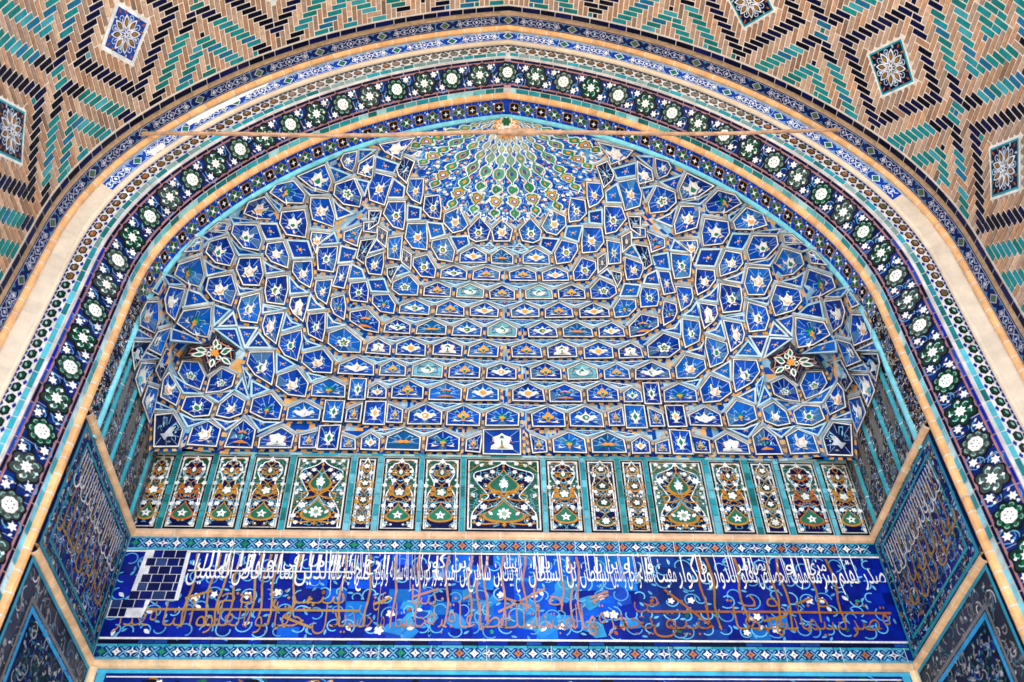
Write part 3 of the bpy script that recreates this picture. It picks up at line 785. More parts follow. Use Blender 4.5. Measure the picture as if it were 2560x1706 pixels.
for a, b_, z in ((300, 900, 4.075), (1590, 2190, 4.085)):
    stroke(oc, WM, [(ux(a), z), (ux((a + b_) / 2), z + .004), (ux(b_), z)], .020, ocol(ux(a)), .0105)
for a, b_, z0_, z1_ in ((1230, 1345, 4.07, 4.28), (1240, 1310, 4.2, 4.12), (1640, 1745, 4.28, 3.95), (1455, 1500, 4.2, 4.26), (1460, 1500, 4.17, 4.23), (1145, 1165, 4.18, 4.22), (1025, 1085, 4.2, 4.27), (480, 540, 4.17, 4.24), (720, 790, 4.02, 3.93), (930, 970, 4.13, 4.19), (1870, 1930, 4.01, 4.06), (1960, 2000, 4.16, 4.21)):
    stroke(oc, WM, [(ux(a), z0_), (ux(b_), z1_)], .021, ocol(ux(a)), .0118)
for _ in range(60):
    x, z = rnd.uniform(-2.35, 2.8), rnd.choice([rnd.uniform(3.92, 4.02), rnd.uniform(4.12, 4.22)])
    poly(oc, WM, diamond(x, z, .013, .015), ocol(x), .012)
oc.build("ochre_lettering", GLAZE, insc)
# the plain patch at the left end
pt = MB(); pt.face([WM(XL + .13, zi1 - .452, .019), WM(-2.445, zi1 - .452, .019), WM(-2.445, zi1 - .0, .019), WM(XL + .16, zi1 - .0, .019)], (.66, .66, .70), 0); pt.face([WM(XL + .01, zi1 - .60, .0185), WM(XL + .27, zi1 - .60, .0185), WM(XL + .3, zi1 - .451, .0185), WM(XL + .01, zi1 - .451, .0185)], (.66, .66, .70), 0)
z = zi1 - .006
for r_ in range(8):
    z1_ = z - .074; x = XL + .185 + (0.0 if r_ % 2 else .04) - (.05 if r_ > 3 else 0); first = True
    if r_ >= 6: xe = XL + (.27 if r_ == 6 else .15); x = XL + .02 + (.0 if r_ == 6 else .0)
    else: xe = -2.47
    while x < xe - .03:
        e = min(x + (rnd.uniform(.085, .10) if not first else .075), xe); first = False
        t = rnd.random(); c = (.004, .006, .05) if t < .6 else (.005, .010, .11) if t < .9 else (.02, .04, .13)
        pt.face([WM(x, z1_ + .005, .022), WM(e - .006, z1_ + .005, .022), WM(e - .006, z, .022), WM(x, z, .022)], c, .3); x = e
    z = z1_
pt.build("plain_tile_patch", GLAZE, insc)["label"] = "plain dark blue square tiles patching the left end"

# lower wall below the inscription
lw = MB(); quadgrid(lw, WM, XL + .06, XR - .06, 2.6, 3.598, 20, 6, (.004, .016, .16), .004, .2)
lw.face([WM(XL + .06, 3.562, .008), WM(XR - .06, 3.562, .008), WM(XR - .06, 3.594, .008), WM(XL + .06, 3.594, .008)], (.05, .40, .62), 0)
lw.face([WM(XL + .14, 3.53, .008), WM(XR - .14, 3.53, .008), WM(XR - .14, 3.54, .008), WM(XL + .14, 3.54, .008)], (.70, .70, .72), 0)
for x in (XL + .1, XR - .1):
    q = .03; lw.face([WM(x - q, 2.6, .008), WM(x + q, 2.6, .008), WM(x + q, 3.562, .008), WM(x - q, 3.562, .008)], (.05, .36, .55), 0)
x = XL + .25
while x < XR - .2:
    for z in (3.43, 3.31, 3.18):
        cx_, cz_ = x + rnd.uniform(-.03, .03), z + rnd.uniform(-.03, .03)
        poly(lw, WM, flower(cx_, cz_, 7, .075, .25, rnd.random(), 5), rnd.choice([BLACK, DGREEN, (.05, .02, .02)]), .006)
        poly(lw, WM, star(cx_, cz_, 6, .042, .02, rnd.random()), WHITE, .010)
        for _ in range(5):
            a = rnd.uniform(0, 6.28); rr = rnd.uniform(.07, .12)
            if cz_ + rr * .8 * math.sin(a) > 3.50: continue
            poly(lw, WM, flower(cx_ + rr * math.cos(a), cz_ + rr * .8 * math.sin(a), 5, rnd.uniform(.014, .026), .3), rnd.choice([WHITE, WHITE, OCHRE, ORANGE, SKYB, GREEN]), .009)
            stroke(lw, WM, arc(cx_, cz_, rr, a, a + 1.3, 6), .010, rnd.choice([SKYB, OCHRE, (.1, .35, .6), GREEN]), .0075)
    x += .19
lw.build("lower_panel", GLAZE, rear)

# the row of floral panels
pan_x = [(-2.985, -2.789), (-2.728, -2.468), (-2.414, -2.153), (-2.108, -1.814), (-1.753, -1.294), (-1.233, -1.066), (-1.005, -0.708), (-0.659, -0.355), (-0.3, 0.335), (0.383, 0.671), (0.73, 0.979), (1.035, 1.225), (1.275, 1.739), (1.815, 2.09), (2.163, 2.362), (2.425, 2.731), (2.788, 3.03)]
pz0, pz1 = 4.815, 5.575
bk = MB(); quadgrid(bk, WM, XL, XR, 4.78, 5.62, 12, 2, (.42, .50, .50), .003, .1)
edges = [(pan_x[i][1], pan_x[i + 1][0]) for i in range(16)]
for a, b_ in edges:
    z = 4.80
    c_all = rnd.random()
    while z < 5.60:
        e = min(z + rnd.uniform(.05, .14), 5.60)
        c = rnd.choice([TEAL, TURQ, (.03, .28, .30)]) if c_all < .5 else rnd.choice([(.10, .42, .52), (.14, .48, .60), TURQ])
        ww_ = (b_ - a) * .18
        x0_, x1_ = a + ww_, b_ - ww_
        bk.face([WM(x0_, z, .022), WM(x1_, z, .022), WM(x1_, e - .005, .022), WM(x0_, e - .005, .022)], c, .15)
        bk.face([WM(x0_, z, 0), WM(x0_, z, .022), WM(x0_, e, .022), WM(x0_, e, 0)], (.02, .1, .1), 0); bk.face([WM(x1_, z, 0), WM(x1_, z, .022), WM(x1_, e, .022), WM(x1_, e, 0)], (.02, .1, .1), 0)
        z = e
x = XL
while x < XR:
    e = min(x + rnd.uniform(.1, .17), XR); bk.face([WM(x, 5.583, .024), WM(e - .006, 5.583, .024), WM(e - .006, 5.605, .024), WM(x, 5.605, .024)], rnd.choice([(.35, .55, .55), TURQ, (.20, .45, .46)]), .15); x = e
bk.build("panel_framing", GLAZE, rear)

def panel(a, b_, style, oc_):
    hw = (b_ - a) / 2; xc = (a + b_) / 2; H = pz1 - pz0
    def M(u, v, h): return WM(xc + u * hw, pz0 + v * H, h)
    asp = hw / H
    root = MB()
    def rect(x0, x1, z0, z1, c, h, mbx=root): mbx.face([M(x0, z0, h), M(x1, z0, h), M(x1, z1, h), M(x0, z1, h)], c, .04)
    ex, ez = .016 / hw, .016 / H
    rect(-1, 1, 0, 1, BLACK, .006)
    rect(-1 + ex * .9, 1 - ex * .9, ez, 1 - ez, (.74, .73, .72), .008)
    gcol = rnd.choice([(.01, .085, .05), (.008, .06, .03), (.03, .12, .09)]) if style != 's' else (.006, .02, .05)
    fld = MB(); i_ = 1 - ex * 1.7
    n = 4
    for i in range(n):
        for j in range(8):
            u0, u1 = -i_ + 2 * i_ * i / n, -i_ + 2 * i_ * (i + 1) / n; v0, v1 = 2 * ez + (1 - 4 * ez) * j / 8, 2 * ez + (1 - 4 * ez) * (j + 1) / 8
            fld.face([M(u0, v0, .010), M(u1, v0, .010), M(u1, v1, .010), M(u0, v1, .010)], gcol, .22)
    # cusped arch outline
    if style == 'w': half = [(.93, .03), (.93, .22), (.80, .30), (.60, .40), (.42, .46), (.50, .51), (.62, .57), (.80, .66), (.89, .74), (.84, .80), (.62, .83), (.35, .86), (.14, .90), (0, .955)]
    elif style == 'm': half = [(.93, .03), (.93, .45), (.80, .52), (.52, .58), (.50, .64), (.66, .70), (.86, .76), (.82, .84), (.62, .86), (.50, .91), (.24, .915), (.10, .95), (0, .985)]
    else: half = [(.90, .03), (.90, .62), (.66, .70), (.58, .77), (.74, .83), (.62, .90), (.34, .92), (.16, .96), (0, .985)]
    def smooth(p):
        o = [p[0]]
        for i in range(len(p) - 1):
            (x0, y0), (x1, y1) = p[i], p[i + 1]; o += [(x0 * .75 + x1 * .25, y0 * .75 + y1 * .25), (x0 * .25 + x1 * .75, y0 * .25 + y1 * .75)]
        return o + [p[-1]]
    half = smooth(half); full = [(u * i_, v) for u, v in half] + [(-u * i_, v) for u, v in reversed(half[:-1])]
    fm = lambda u, v, h: M(u, v, h)
    poly(fld, fm, full, (.003, .005, .05), .012, .1)
    mot = MB()
    # strokes are drawn in metres so that they keep an even width
    Q = lambda x, z, h: WM(xc + x, pz0 + z, h)
    st = lambda pts, w, c, h, tp=None: stroke(mot, Q, [(u * hw, v * H) for u, v in pts], w, c, h, tp)
    st(full, .010, (.80, .79, .77), .014)
    LB = (.20, .46, .62)
    def fl(u, v, r, n=6, c=WHITE, h=.022): poly(mot, Q, flower(u * hw, v * H, n, r, .28, rnd.random()), c, h)
    def lf(u, v, l, w, a, c, h=.017): poly(mot, Q, leaf(u * hw, v * H, l, w, a), c, h)
    def heart(v0, v1, wd, inner, w=.016):
        L_ = v1 - v0
        sh = [(0, 1), (.22, .78), (.62, .55), (1, .34), (.92, .16), (.6, .05), (.3, .02), (0, 0)]
        p = [(u * wd, v0 + t * L_) for u, t in smooth(sh)]; f = p + [(-u, v) for u, v in reversed(p[:-1])]
        poly(mot, M, f, oc_, .016, .1)
        g_ = [(u * (1 - w / (wd * hw)), v0 + L_ * .5 * .18 + (v - v0) * .82) for u, v in p]; g2 = g_ + [(-u, v) for u, v in reversed(g_[:-1])]
        poly(mot, M, g2, inner, .018, .1)
        for q in (-1, 1):
            for t_, s_ in ((.34, 1), (.16, .95), (.6, .7)):
                lf(q * wd * s_, v0 + L_ * t_, .035, .02, .3 if q > 0 else math.pi - .3, oc_, .0165)
    if style == 'w':
        heart(.50, .86, .44, (.02, .13, .08), .02); heart(.10, .42, .58, (.02, .16, .10), .024)
        for q in (-1, 1):
            st([(0, .46), (q * .3, .52), (q * .62, .47), (q * .6, .40), (q * .3, .41), (0, .45)], .013, oc_, .0165)
            st([(0, .46), (q * .18, .56), (q * .42, .62)], .011, oc_, .017)
            st([(0, .44), (q * .2, .34), (q * .5, .28), (q * .82, .16), (q * .7, .08)], .010, LB, .015); st([(q * .1, .62), (q * .5, .73), (q * .75, .67), (q * .62, .60)], .010, LB, .015)
            st([(0, .5), (q * .12, .62), (0, .74), (q * .2, .8)], .008, LB, .019)
            st([(q * .15, .10), (q * .5, .085), (q * .8, .10)], .014, oc_, .0165); lf(q * .7, .10, .05, .02, .1 if q > 0 else 3, oc_)
            for (u, v, r) in ((.66, .70, .032), (.53, .31, .028), (.30, .80, .02), (.78, .17, .022), (.46, .74, .018), (.66, .08, .018)): fl(q * u, v, r)
            st([(q * .95, .80), (q * .6, .93), (q * .3, .91), (q * .35, .97), (q * .9, .96)], .010, (.36, .26, .10), .013); st([(q * .9, .5), (q * .7, .56), (q * .92, .62), (q * .9, .75)], .010, (.22, .40, .34), .013)
            for (u, v, r) in ((.35, .93, .02), (.72, .94, .02), (.86, .60, .02), (.82, .48, .018), (.6, .9, .014)): fl(q * u, v, r, 5, (.74, .75, .72), .016)
            lf(q * .3, .2, .05, .03, .8 if q > 0 else 2.3, WHITE, .022)
        fl(0, .62, .035, 5); poly(mot, Q, star(0, .66 * H, 5, .04, .018, 1.57), WHITE, .023)
        fl(0, .22, .052, 8); fl(0, .22, .022, 5, (.3, .4, .3), .024); fl(0, .94, .02, 5, WHITE, .016)
        poly(mot, Q, diamond(0, .075 * H, .02, .024), oc_, .019); poly(mot, Q, diamond(0, .88 * H, .012, .025), oc_, .019)
    elif style == 'm':
        heart(.10, .36, .72, (.02, .15, .09)); heart(.43, .62, .42, (.02, .13, .08), .012); heart(.72, .86, .30, (.03, .13, .08), .01)
        for q in (-1, 1):
            for v0, v1, wd in ((.36, .45, .3), (.6, .74, .3), (.84, .95, .2)):
                st([(0, v0), (q * wd, (v0 * .6 + v1 * .4)), (0, v1)], .009, oc_, .017)
            st([(0, .43), (q * .45, .50), (q * .80, .42), (q * .55, .38), (q * .35, .42)], .012, oc_, .0165)
            for t_ in (.46, .52, .56): lf(q * .3, t_, .06, .024, (.5 if q > 0 else 2.64), oc_)
            st([(0, .38), (q * .5, .33), (q * .85, .25), (q * .8, .12), (q * .5, .06)], .009, LB, .015); st([(0, .66), (q * .4, .70), (q * .7, .78), (q * .4, .82)], .009, LB, .015)
            st([(q * .2, .36), (q * .75, .40), (q * .9, .33)], .008, LB, .0155)
            for (u, v, r) in ((.42, .32, .021), (.82, .31, .019), (.36, .66, .021), (.62, .79, .017), (.55, .85, .013), (.7, .05, .016)): fl(q * u, v, r)
            for (u, v, r) in ((.86, .60, .02), (.80, .68, .012), (.8, .94, .014)): fl(q * u, v, r, 5, (.74, .75, .72), .016)
            st([(q * .95, .93), (q * .5, .96), (q * .2, .95)], .008, oc_, .013); st([(q * .95, .5), (q * .78, .6), (q * .9, .72)], .007, (.22, .40, .34), .013)
        poly(mot, Q, star(0, .19 * H, 5, .045, .022, 1.57), WHITE, .022); fl(0, .5, .034, 5); poly(mot, Q, leaf(0, .745 * H, .06, .032, 1.57), WHITE, .022); poly(mot, Q, ell(0, .19 * H, .008, n=6), NAVY, .024)
        poly(mot, Q, diamond(0, .93 * H, .014, .02), WHITE, .02)
    else:
        for k, v in enumerate((.14, .39, .62, .86)):
            heart(v - .07, v + .11, .55 if k != 3 else .4, (.01, .05, .04) if k else (.02, .1, .07), .010); fl(0, v, .024 if k else .03, 5 if k else 7)
            for q in (-1, 1):
                if k < 3:
                    fl(q * .5, v + .145, .018); st([(0, v + .10), (q * .6, v + .16), (q * .3, v + .19), (0, v + .15)], .007, LB, .015); st([(0, v + .1), (q * .3, v + .15), (0, v + .2)], .008, oc_, .017)
    for _ in range(70 if style == 'w' else 36):
        u, v = rnd.uniform(.06, .86), rnd.uniform(.05, .93); a = rnd.uniform(0, 6.28); r_ = rnd.uniform(.012, .03); d_ = rnd.uniform(2.2, 4.2); c_ = rnd.choice([(.16, .42, .58), (.10, .34, .40), (.30, .20, .06)])
        for q in (-1, 1):
            stroke(mot, Q, [(q * (u * hw + x), v * H + y) for x, y in arc(0, 0, r_, a, a + d_, 6)], .006, c_, .0142)
            if _ % 4 == 0: poly(mot, Q, flower(q * u * hw, v * H, 5, .009, .3), WHITE, .0146)
    xj = -i_
    for _ in range(10):
        v = rnd.uniform(.05, .95); fld.face([M(-i_, v, .0115), M(i_, v + rnd.uniform(-.01, .01), .0115), M(i_, v + .004, .0115), M(-i_, v + .004, .0115)], (.16, .19, .24), 0)
    p0 = (xc, 0, pz0)
    o = root.build("tile_panel", GLAZE, rear, p0)
    for mbx, nm in ((fld, "field"), (mot, "arabesque")):
        q = mbx.build(nm, GLAZE, o); q.location = (-p0[0], -p0[1], -p0[2])
    return o
stl = "mmmmwsmmwmsswmsmm"
for i, (a, b_) in enumerate(pan_x):
    oc_ = (.50, .22, .03) if i not in (1, 15) else (.44, .12, .02)
    if i in (10, 14): oc_ = (.46, .28, .10)
    panel(a, b_, stl[i], oc_)

# ------------------------------------------------------------------ side walls of the niche
def side_wall(sg, label):
    root = empty("side_wall", label, "wall")
    X = XL if sg < 0 else XR
    def M(y, z, h=0.0): return (X - sg * h, y, z)
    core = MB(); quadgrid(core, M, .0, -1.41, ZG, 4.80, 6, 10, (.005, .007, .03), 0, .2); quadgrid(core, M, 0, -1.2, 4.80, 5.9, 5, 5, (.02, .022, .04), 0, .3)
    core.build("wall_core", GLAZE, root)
    up = MB()
    def scatter(mb, y0, y1, z0, z1, n, cols, hb=.004, big=1.0):
        for _ in range(n):
            y, z = rnd.uniform(y0, y1), rnd.uniform(z0, z1); a = rnd.uniform(0, 6.28); c = rnd.choice(cols); h = hb + rnd.random() * .004
            t = rnd.random()
            if t < .35: poly(mb, M, leaf(y, z, big * rnd.uniform(.02, .05), big * rnd.uniform(.010, .02), a), c, h, .3)
            elif t < .5: poly(mb, M, flower(y, z, 5, big * rnd.uniform(.010, .02), .3, a), c, h, .3)
            else: stroke(mb, M, arc(y, z, big * rnd.uniform(.02, .06), a, a + rnd.uniform(1.5, 4), 7, rnd.uniform(.5, 1)), big * rnd.uniform(.005, .009), c, h, None, .3)
    W1 = (.5, .5, .52); G1 = (.22, .22, .24)  # greyer tones than on the rear wall
    scatter(up, -.02, -1.18, 4.83, 5.68, 1500, [G1, G1, W1, (.05, .08, .25), (.10, .22, .36), (.20, .11, .05), (.03, .08, .05)])
    for (y, w_) in ((-1.0, .05), (-.7, .06), (-.35, .05), (-.12, .03)):   # plain grey strips
        up.face([M(y - w_, 5.2, .0085), M(y + w_, 5.1, .0085), M(y + w_ * .6, 5.5, .0085), M(y - w_ * .5, 5.62, .0085)], (.16, .15, .14), .2)
    up.build("upper_arabesque", GLAZE, root)
    for y in (-1.09, -.83, -.53, -.17):
        mb = MB(); moulding(mb, ((X, y, 4.80), (X, y, 5.70)), .024, (.05, .36, .44), .3); mb.build("upright_moulding", GLAZE, root)
    for z, c, nm in ((4.768, (.66, .44, .27), "upper orange torus running along the side wall"), (3.632, (.70, .46, .27), "lower orange torus running along the side wall")):
        mb = MB(); moulding(mb, ((X - sg * .004, -.02, z), (X - sg * .004, -1.42, z)), .036, c, .26); o = mb.build("cornice", GLAZE, root); o["label"] = nm
    ca = MB()
    def frame(mb, y0, y1, z0, z1, w, c, h):
        for (a, b_, e, f) in ((y0, y1, z0, z0 + w), (y0, y1, z1 - w, z1), (y0, y0 - w, z0 + w, z1 - w), (y1 + w, y1, z0 + w, z1 - w)):
            mb.face([M(a, e, h), M(b_, e, h), M(b_, f, h), M(a, f, h)], c, .1)
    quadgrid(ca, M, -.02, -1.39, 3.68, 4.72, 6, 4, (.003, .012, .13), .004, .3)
    frame(ca, -.03, -1.38, 3.69, 4.71, .03, (.02, .22, .30), .010); frame(ca, -.13, -1.28, 3.79, 4.62, .022, (.02, .24, .30), .012); frame(ca, -.10, -1.31, 3.76, 4.65, .012, (.01, .02, .12), .011)
    scatter(ca, -.06, -.13, 3.72, 4.68, 60, [W1, SKYB, OCHRE]); scatter(ca, -1.28, -1.35, 3.72, 4.68, 80, [W1, SKYB, OCHRE]); scatter(ca, -.06, -1.35, 3.71, 3.79, 120, [W1, W1, SKYB, OCHRE, GREEN]); scatter(ca, -.06, -1.35, 4.64, 4.70, 90, [W1, SKYB])
    scatter(ca, -.16, -1.25, 3.83, 4.59, 1100, [W1, (.10, .30, .55), (.08, .25, .5), (.26, .13, .04), COBALT, COBALT, (.02, .12, .06)], .005)
    for k in range(26):   # dull grey lettering: long uprights and bowls
        y = -.2 - k * .042; l = rnd.uniform(.12, .3)
        stroke(ca, M, [(y, 4.57), (y - .006, 4.57 - l)], .011, (.58, .58, .6), .015)
        if k % 2 == 0: stroke(ca, M, arc(y - .02, 4.33 + rnd.uniform(-.03, .05), rnd.uniform(.03, .06), 2.6, 6.4, 8), .013, (.6, .6, .62), .0152)
    for k in range(11):
        y = -.24 - k * .095
        stroke(ca, M, [(y, 4.5), (y, 3.95)], .018, (.26, .14, .05), .0135)
        stroke(ca, M, arc(y - .04, 4.0 + rnd.uniform(-.05, .15), rnd.uniform(.04, .07), 2.8, 6.3, 8), .02, (.30, .17, .05), .0137)
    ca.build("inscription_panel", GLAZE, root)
    lo = MB()
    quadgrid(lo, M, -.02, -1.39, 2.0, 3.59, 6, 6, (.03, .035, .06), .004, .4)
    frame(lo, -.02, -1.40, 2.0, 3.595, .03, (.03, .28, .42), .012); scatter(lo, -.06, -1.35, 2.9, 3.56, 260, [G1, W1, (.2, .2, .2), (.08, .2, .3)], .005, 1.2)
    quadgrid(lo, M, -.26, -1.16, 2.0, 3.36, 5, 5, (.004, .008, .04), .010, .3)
    frame(lo, -.24, -1.18, 2.0, 3.38, .035, (.03, .30, .62), .014); frame(lo, -.20, -1.22, 1.96, 3.42, .03, (.16, .16, .17), .013)
    scatter(lo, -.3, -1.12, 2.3, 3.33, 650, [(.01, .12, .08), (.05, .2, .4), (.3, .3, .33), COBALT, (.02, .1, .1), (.4, .4, .42)], .016)
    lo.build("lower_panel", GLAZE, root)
    return root
side_wall(-1, "left side wall of the niche, dark arabesque and dull inscription"); side_wall(1, "right side wall of the niche, dark arabesque and dull inscription")

# ------------------------------------------------------------------ muqarnas half dome
muq = empty("muqarnas_vault", "honeycomb muqarnas half dome of blue tiled cells under a ribbed shell", "vault")
SHB = [(-95, 9.0), (-84.3, 8.933), (-72.4, 8.851), (-56.7, 8.665), (-44.8, 8.50), (-36.5, 8.50), (-20.3, 8.45), (0, 8.424)]
def shell_bottom(ph):
    d = -abs(math.degrees(ph))
    return float(np.interp(d, [q[0] for q in SHB], [q[1] for q in SHB]))
def rib_h(ph, z):      # shallow flutes of the shell
    t = min(1, max(0, (9.22 - z) / .5)); return .020 * t * abs(math.cos(ph * 10.6)) ** 1.5
def toward(ph, z, h):
    """offset from the vault surface along its normal, towards the niche"""
    p = np.array(S(ph, z)); e = 1e-3
    a = np.array(S(ph + e, z)) - np.array(S(ph - e, z)); b = np.array(S(ph, min(z + e, ZT - 2e-3))) - np.array(S(ph, z - e))
    n = np.cross(a, b); n /= (np.linalg.norm(n) + 1e-12)
    ref = np.array([XC - p[0], -3.0 - p[1], -1.0])
    if n @ ref < 0: n = -n
    return tuple(p + n * h)

base = MB()
NP = 220
phs = []
for i in range(NP + 1):
    t = -1 + 2 * i / NP
    phs.append(t * math.pi / 2)
zs = [Z0 - .02 + (ZT - .004 - Z0 + .02) * (1 - (1 - j / 60) ** 1.25) for j in range(61)]
for i in range(NP):
    for j in range(60):
        pm, zm = (phs[i] + phs[i + 1]) / 2, (zs[j] + zs[j + 1]) / 2
        if zm > shell_bottom(pm) + .05: continue
        base.face([S(phs[i], zs[j]), S(phs[i + 1], zs[j]), S(phs[i + 1], zs[j + 1]), S(phs[i], zs[j + 1])], rnd.choice([(.40, .56, .68), (.28, .46, .60), (.003, .06, .38), (.002, .05, .32), (.76, .40, .13), (.20, .40, .56)]), .15)
base.build("vault_web", GLAZE, muq)

# ---- ribbed shell
sh = MB(); dec = MB()
zsh = [8.30 + (ZT - .004 - 8.30) * j / 44 for j in range(45)]
for i in range(NP):
    for j in range(44):
        pm, zm = (phs[i] + phs[i + 1]) / 2, (zsh[j] + zsh[j + 1]) / 2
        if zm < shell_bottom(pm) - .04: continue
        q = [toward(a, z, rib_h(a, z)) for a, z in ((phs[i], zsh[j]), (phs[i + 1], zsh[j]), (phs[i + 1], zsh[j + 1]), (phs[i], zsh[j + 1]))]
        sh.face(q, rnd.choice([ROYAL, (.001, .038, .36), (.003, .075, .45), (.004, .10, .45)]), .15)
shell = sh.build("ribbed_shell", GLAZE, muq)
def meridian(ph):
    P = []; z = ZT - .002; L = 0; prev = None; zz = []; ll = []
    for j in range(200):
        z = ZT - .002 - (ZT - 8.30) * (j / 199) ** 1.6
        p = np.array(S(ph, z)); 
        if prev is not None: L += np.linalg.norm(p - prev)
        prev = p; zz.append(z); ll.append(L)
    return np.array(ll), np.array(zz)
def rib_map(ph):
    ll, zz = meridian(ph)
    def M(u, l, h):
        z = float(np.interp(l, ll, zz)); r = max(rho(ph, z), .02)
        e = 1e-3; a = np.array(S(ph + e, z)) - np.array(S(ph - e, z)); ds = np.linalg.norm(a) / (2 * e)
        d = u / max(ds, .03)
        pp = min(max(ph + d, -math.pi / 2 + .004), math.pi / 2 - .004)
        return toward(pp, z, rib_h(pp, z) + h)
    return M, ll, zz
RIBS = []
for k in (-81, -70.5, -57, -41.5, -26, -8.7, 8.7, 26, 41.5, 57, 70.5, 81): RIBS.append(R(k))
def small_tile(mb, M, u, l, r, c):
    poly(mb, M, flower(u, l, 5, r, .25, rnd.random()), c, .006)
for idx, ph in enumerate(RIBS):
    M, ll, zz = rib_map(ph)
    zb = shell_bottom(ph) - .05; LT = float(np.interp(-zb, -zz, ll))
    side = abs(math.degrees(ph)) / 81
    wsc = 1.1
    mb = MB()
    def chain(f, rx, ry, kind):
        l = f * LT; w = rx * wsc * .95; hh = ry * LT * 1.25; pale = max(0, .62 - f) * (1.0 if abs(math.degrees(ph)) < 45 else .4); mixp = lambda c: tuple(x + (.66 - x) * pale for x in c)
        out = [(0, -1), (.35, -.62), (.85, -.35), (1, 0), (.85, .35), (.35, .62), (0, 1), (-.35, .62), (-.85, .35), (-1, 0), (-.85, -.35), (-.35, -.62)]
        if kind == 'q': out = [(0, -1), (.4, -.72), (.95, -.5), (.75, -.2), (1.0, 0), (.75, .2), (.6, .45), (.3, .62), (0, 1), (-.3, .62), (-.6, .45), (-.75, .2), (-1.0, 0), (-.75, -.2), (-.95, -.5), (-.4, -.72)]
        P = lambda s: [(u * w * s, l + v * hh * s) for u, v in out]
        P2 = lambda s, e: [(u * (w * s + e), l + v * (hh * s + e)) for u, v in out]
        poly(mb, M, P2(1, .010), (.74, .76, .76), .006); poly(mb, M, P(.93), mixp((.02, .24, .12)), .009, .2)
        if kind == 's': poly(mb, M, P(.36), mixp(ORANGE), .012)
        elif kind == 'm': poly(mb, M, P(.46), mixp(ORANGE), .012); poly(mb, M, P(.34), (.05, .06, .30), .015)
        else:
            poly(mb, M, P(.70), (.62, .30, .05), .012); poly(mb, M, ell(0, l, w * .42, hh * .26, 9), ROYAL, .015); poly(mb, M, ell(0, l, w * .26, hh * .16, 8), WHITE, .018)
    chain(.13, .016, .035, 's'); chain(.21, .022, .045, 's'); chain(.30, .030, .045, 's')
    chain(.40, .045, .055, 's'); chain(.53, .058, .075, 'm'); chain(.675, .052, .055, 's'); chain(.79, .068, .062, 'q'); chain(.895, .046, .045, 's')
    # white line closing the rib at its foot
    st_ = [(-.09 * wsc, LT * .99), (-.075 * wsc, LT * .93), (-.045 * wsc, LT * .95), (-.025, LT * .97), (0, LT * .945), (.025, LT * .97), (.045 * wsc, LT * .95), (.075 * wsc, LT * .93), (.09 * wsc, LT * .99)]
    stroke(mb, M, st_, .012, (.75, .77, .78), .008)
    for q in (-1, 1):
        poly(mb, M, leaf(q * .045, LT * .99, .06, .035, -1.57 + q * .3), (.03, .30, .28), .007); poly(mb, M, ell(q * .05, LT * .975, .014, n=7), ORANGE, .010)
    for q in (-1, 1):
        for f, du, c, r in ((.33, .055, WHITE, .016), (.44, .09, WHITE, .02), (.60, .105, ORANGE, .018), (.66, .125, WHITE, .022), (.72, .10, WHITE, .016), (.80, .125, WHITE, .024), (.87, .105, ORANGE, .016), (.90, .13, WHITE, .018), (.955, .11, WHITE, .02), (.52, .10, ORANGE, .014), (.24, .045, (.55, .6, .7), .012)):
            if q * math.degrees(ph) > 78: continue
            small_tile(mb, M, q * du * wsc * rnd.uniform(.85, 1.1), LT * f, r * .72, c)
            stroke(mb, M, arc(q * du * wsc, LT * f, rnd.uniform(.025, .05), rnd.uniform(0, 6), rnd.uniform(7, 9), 6), .007, rnd.choice([SKYB, (.15, .45, .75), LBLUE]), .004)
    for f in (.15, .22, .3, .36):
        for q in (-1, 1): stroke(mb, M, [(q * .01, LT * (f - .05)), (q * .035 * (.4 + f), LT * f), (q * .01, LT * (f + .05))], .006, (.6, .55, .6), .006)
    mb.build("shell_rib", GLAZE, shell)
# loose blossoms and vine between the ribs
mb = MB()
for _ in range(420):
    ph = R(rnd.uniform(-88, 88)); z0_ = shell_bottom(ph) - .03; t = rnd.random() ** 1.3
    z = z0_ + (9.12 - z0_) * t
    r = rho(ph, z)
    def LM(u, v, h, ph=ph, z=z, r=r): return toward(min(max(ph + u / max(r, .05), -1.566), 1.566), z + v * .75, rib_h(ph + u / max(r, .05), z) + h)
    k = rnd.random(); sc = .45 + .55 * (1 - t)
    if k < .28: poly(mb, LM, flower(0, 0, 5, .017 * sc, .3, k), WHITE, .004)
    elif k < .40: poly(mb, LM, leaf(0, 0, .04 * sc, .022, rnd.uniform(0, 6)), rnd.choice([ORANGE, WHITE, (.02, .25, .25)]), .004)
    else: stroke(mb, LM, arc(0, 0, rnd.uniform(.025, .055) * sc, k * 20, k * 20 + rnd.uniform(2, 4.5), 7), .007, rnd.choice([SKYB, (.10, .38, .70), (.16, .46, .74)]), .0028 + rnd.random() * .0008)
mb.build("vine_scroll", GLAZE, shell)
# boss at the crown
mb = MB()
bx, by, bz = XC, -1.125, 9.195
def BM(u, v, h): return (bx + u, by - v * .65 - h * .75, bz + v * .75 - h * .65)
for r, c, h in ((.125, ORANGE, .012), (.10, WHITE, .02), (.062, (.75, .45, .25), .028), (.05, WHITE, .034)):
    poly(mb, BM, flower(0, 0, 12, r, .16, 0, 4), c, h)
for i in range(12):
    a = i * math.pi / 6; poly(mb, BM, leaf(.055 * math.cos(a), .055 * math.sin(a), .045, .022, a), ORANGE, .026)
poly(mb, BM, flower(0, .045, 6, .045, .2), GREEN, .040)
mb.build("crown_boss", GLAZE, muq)

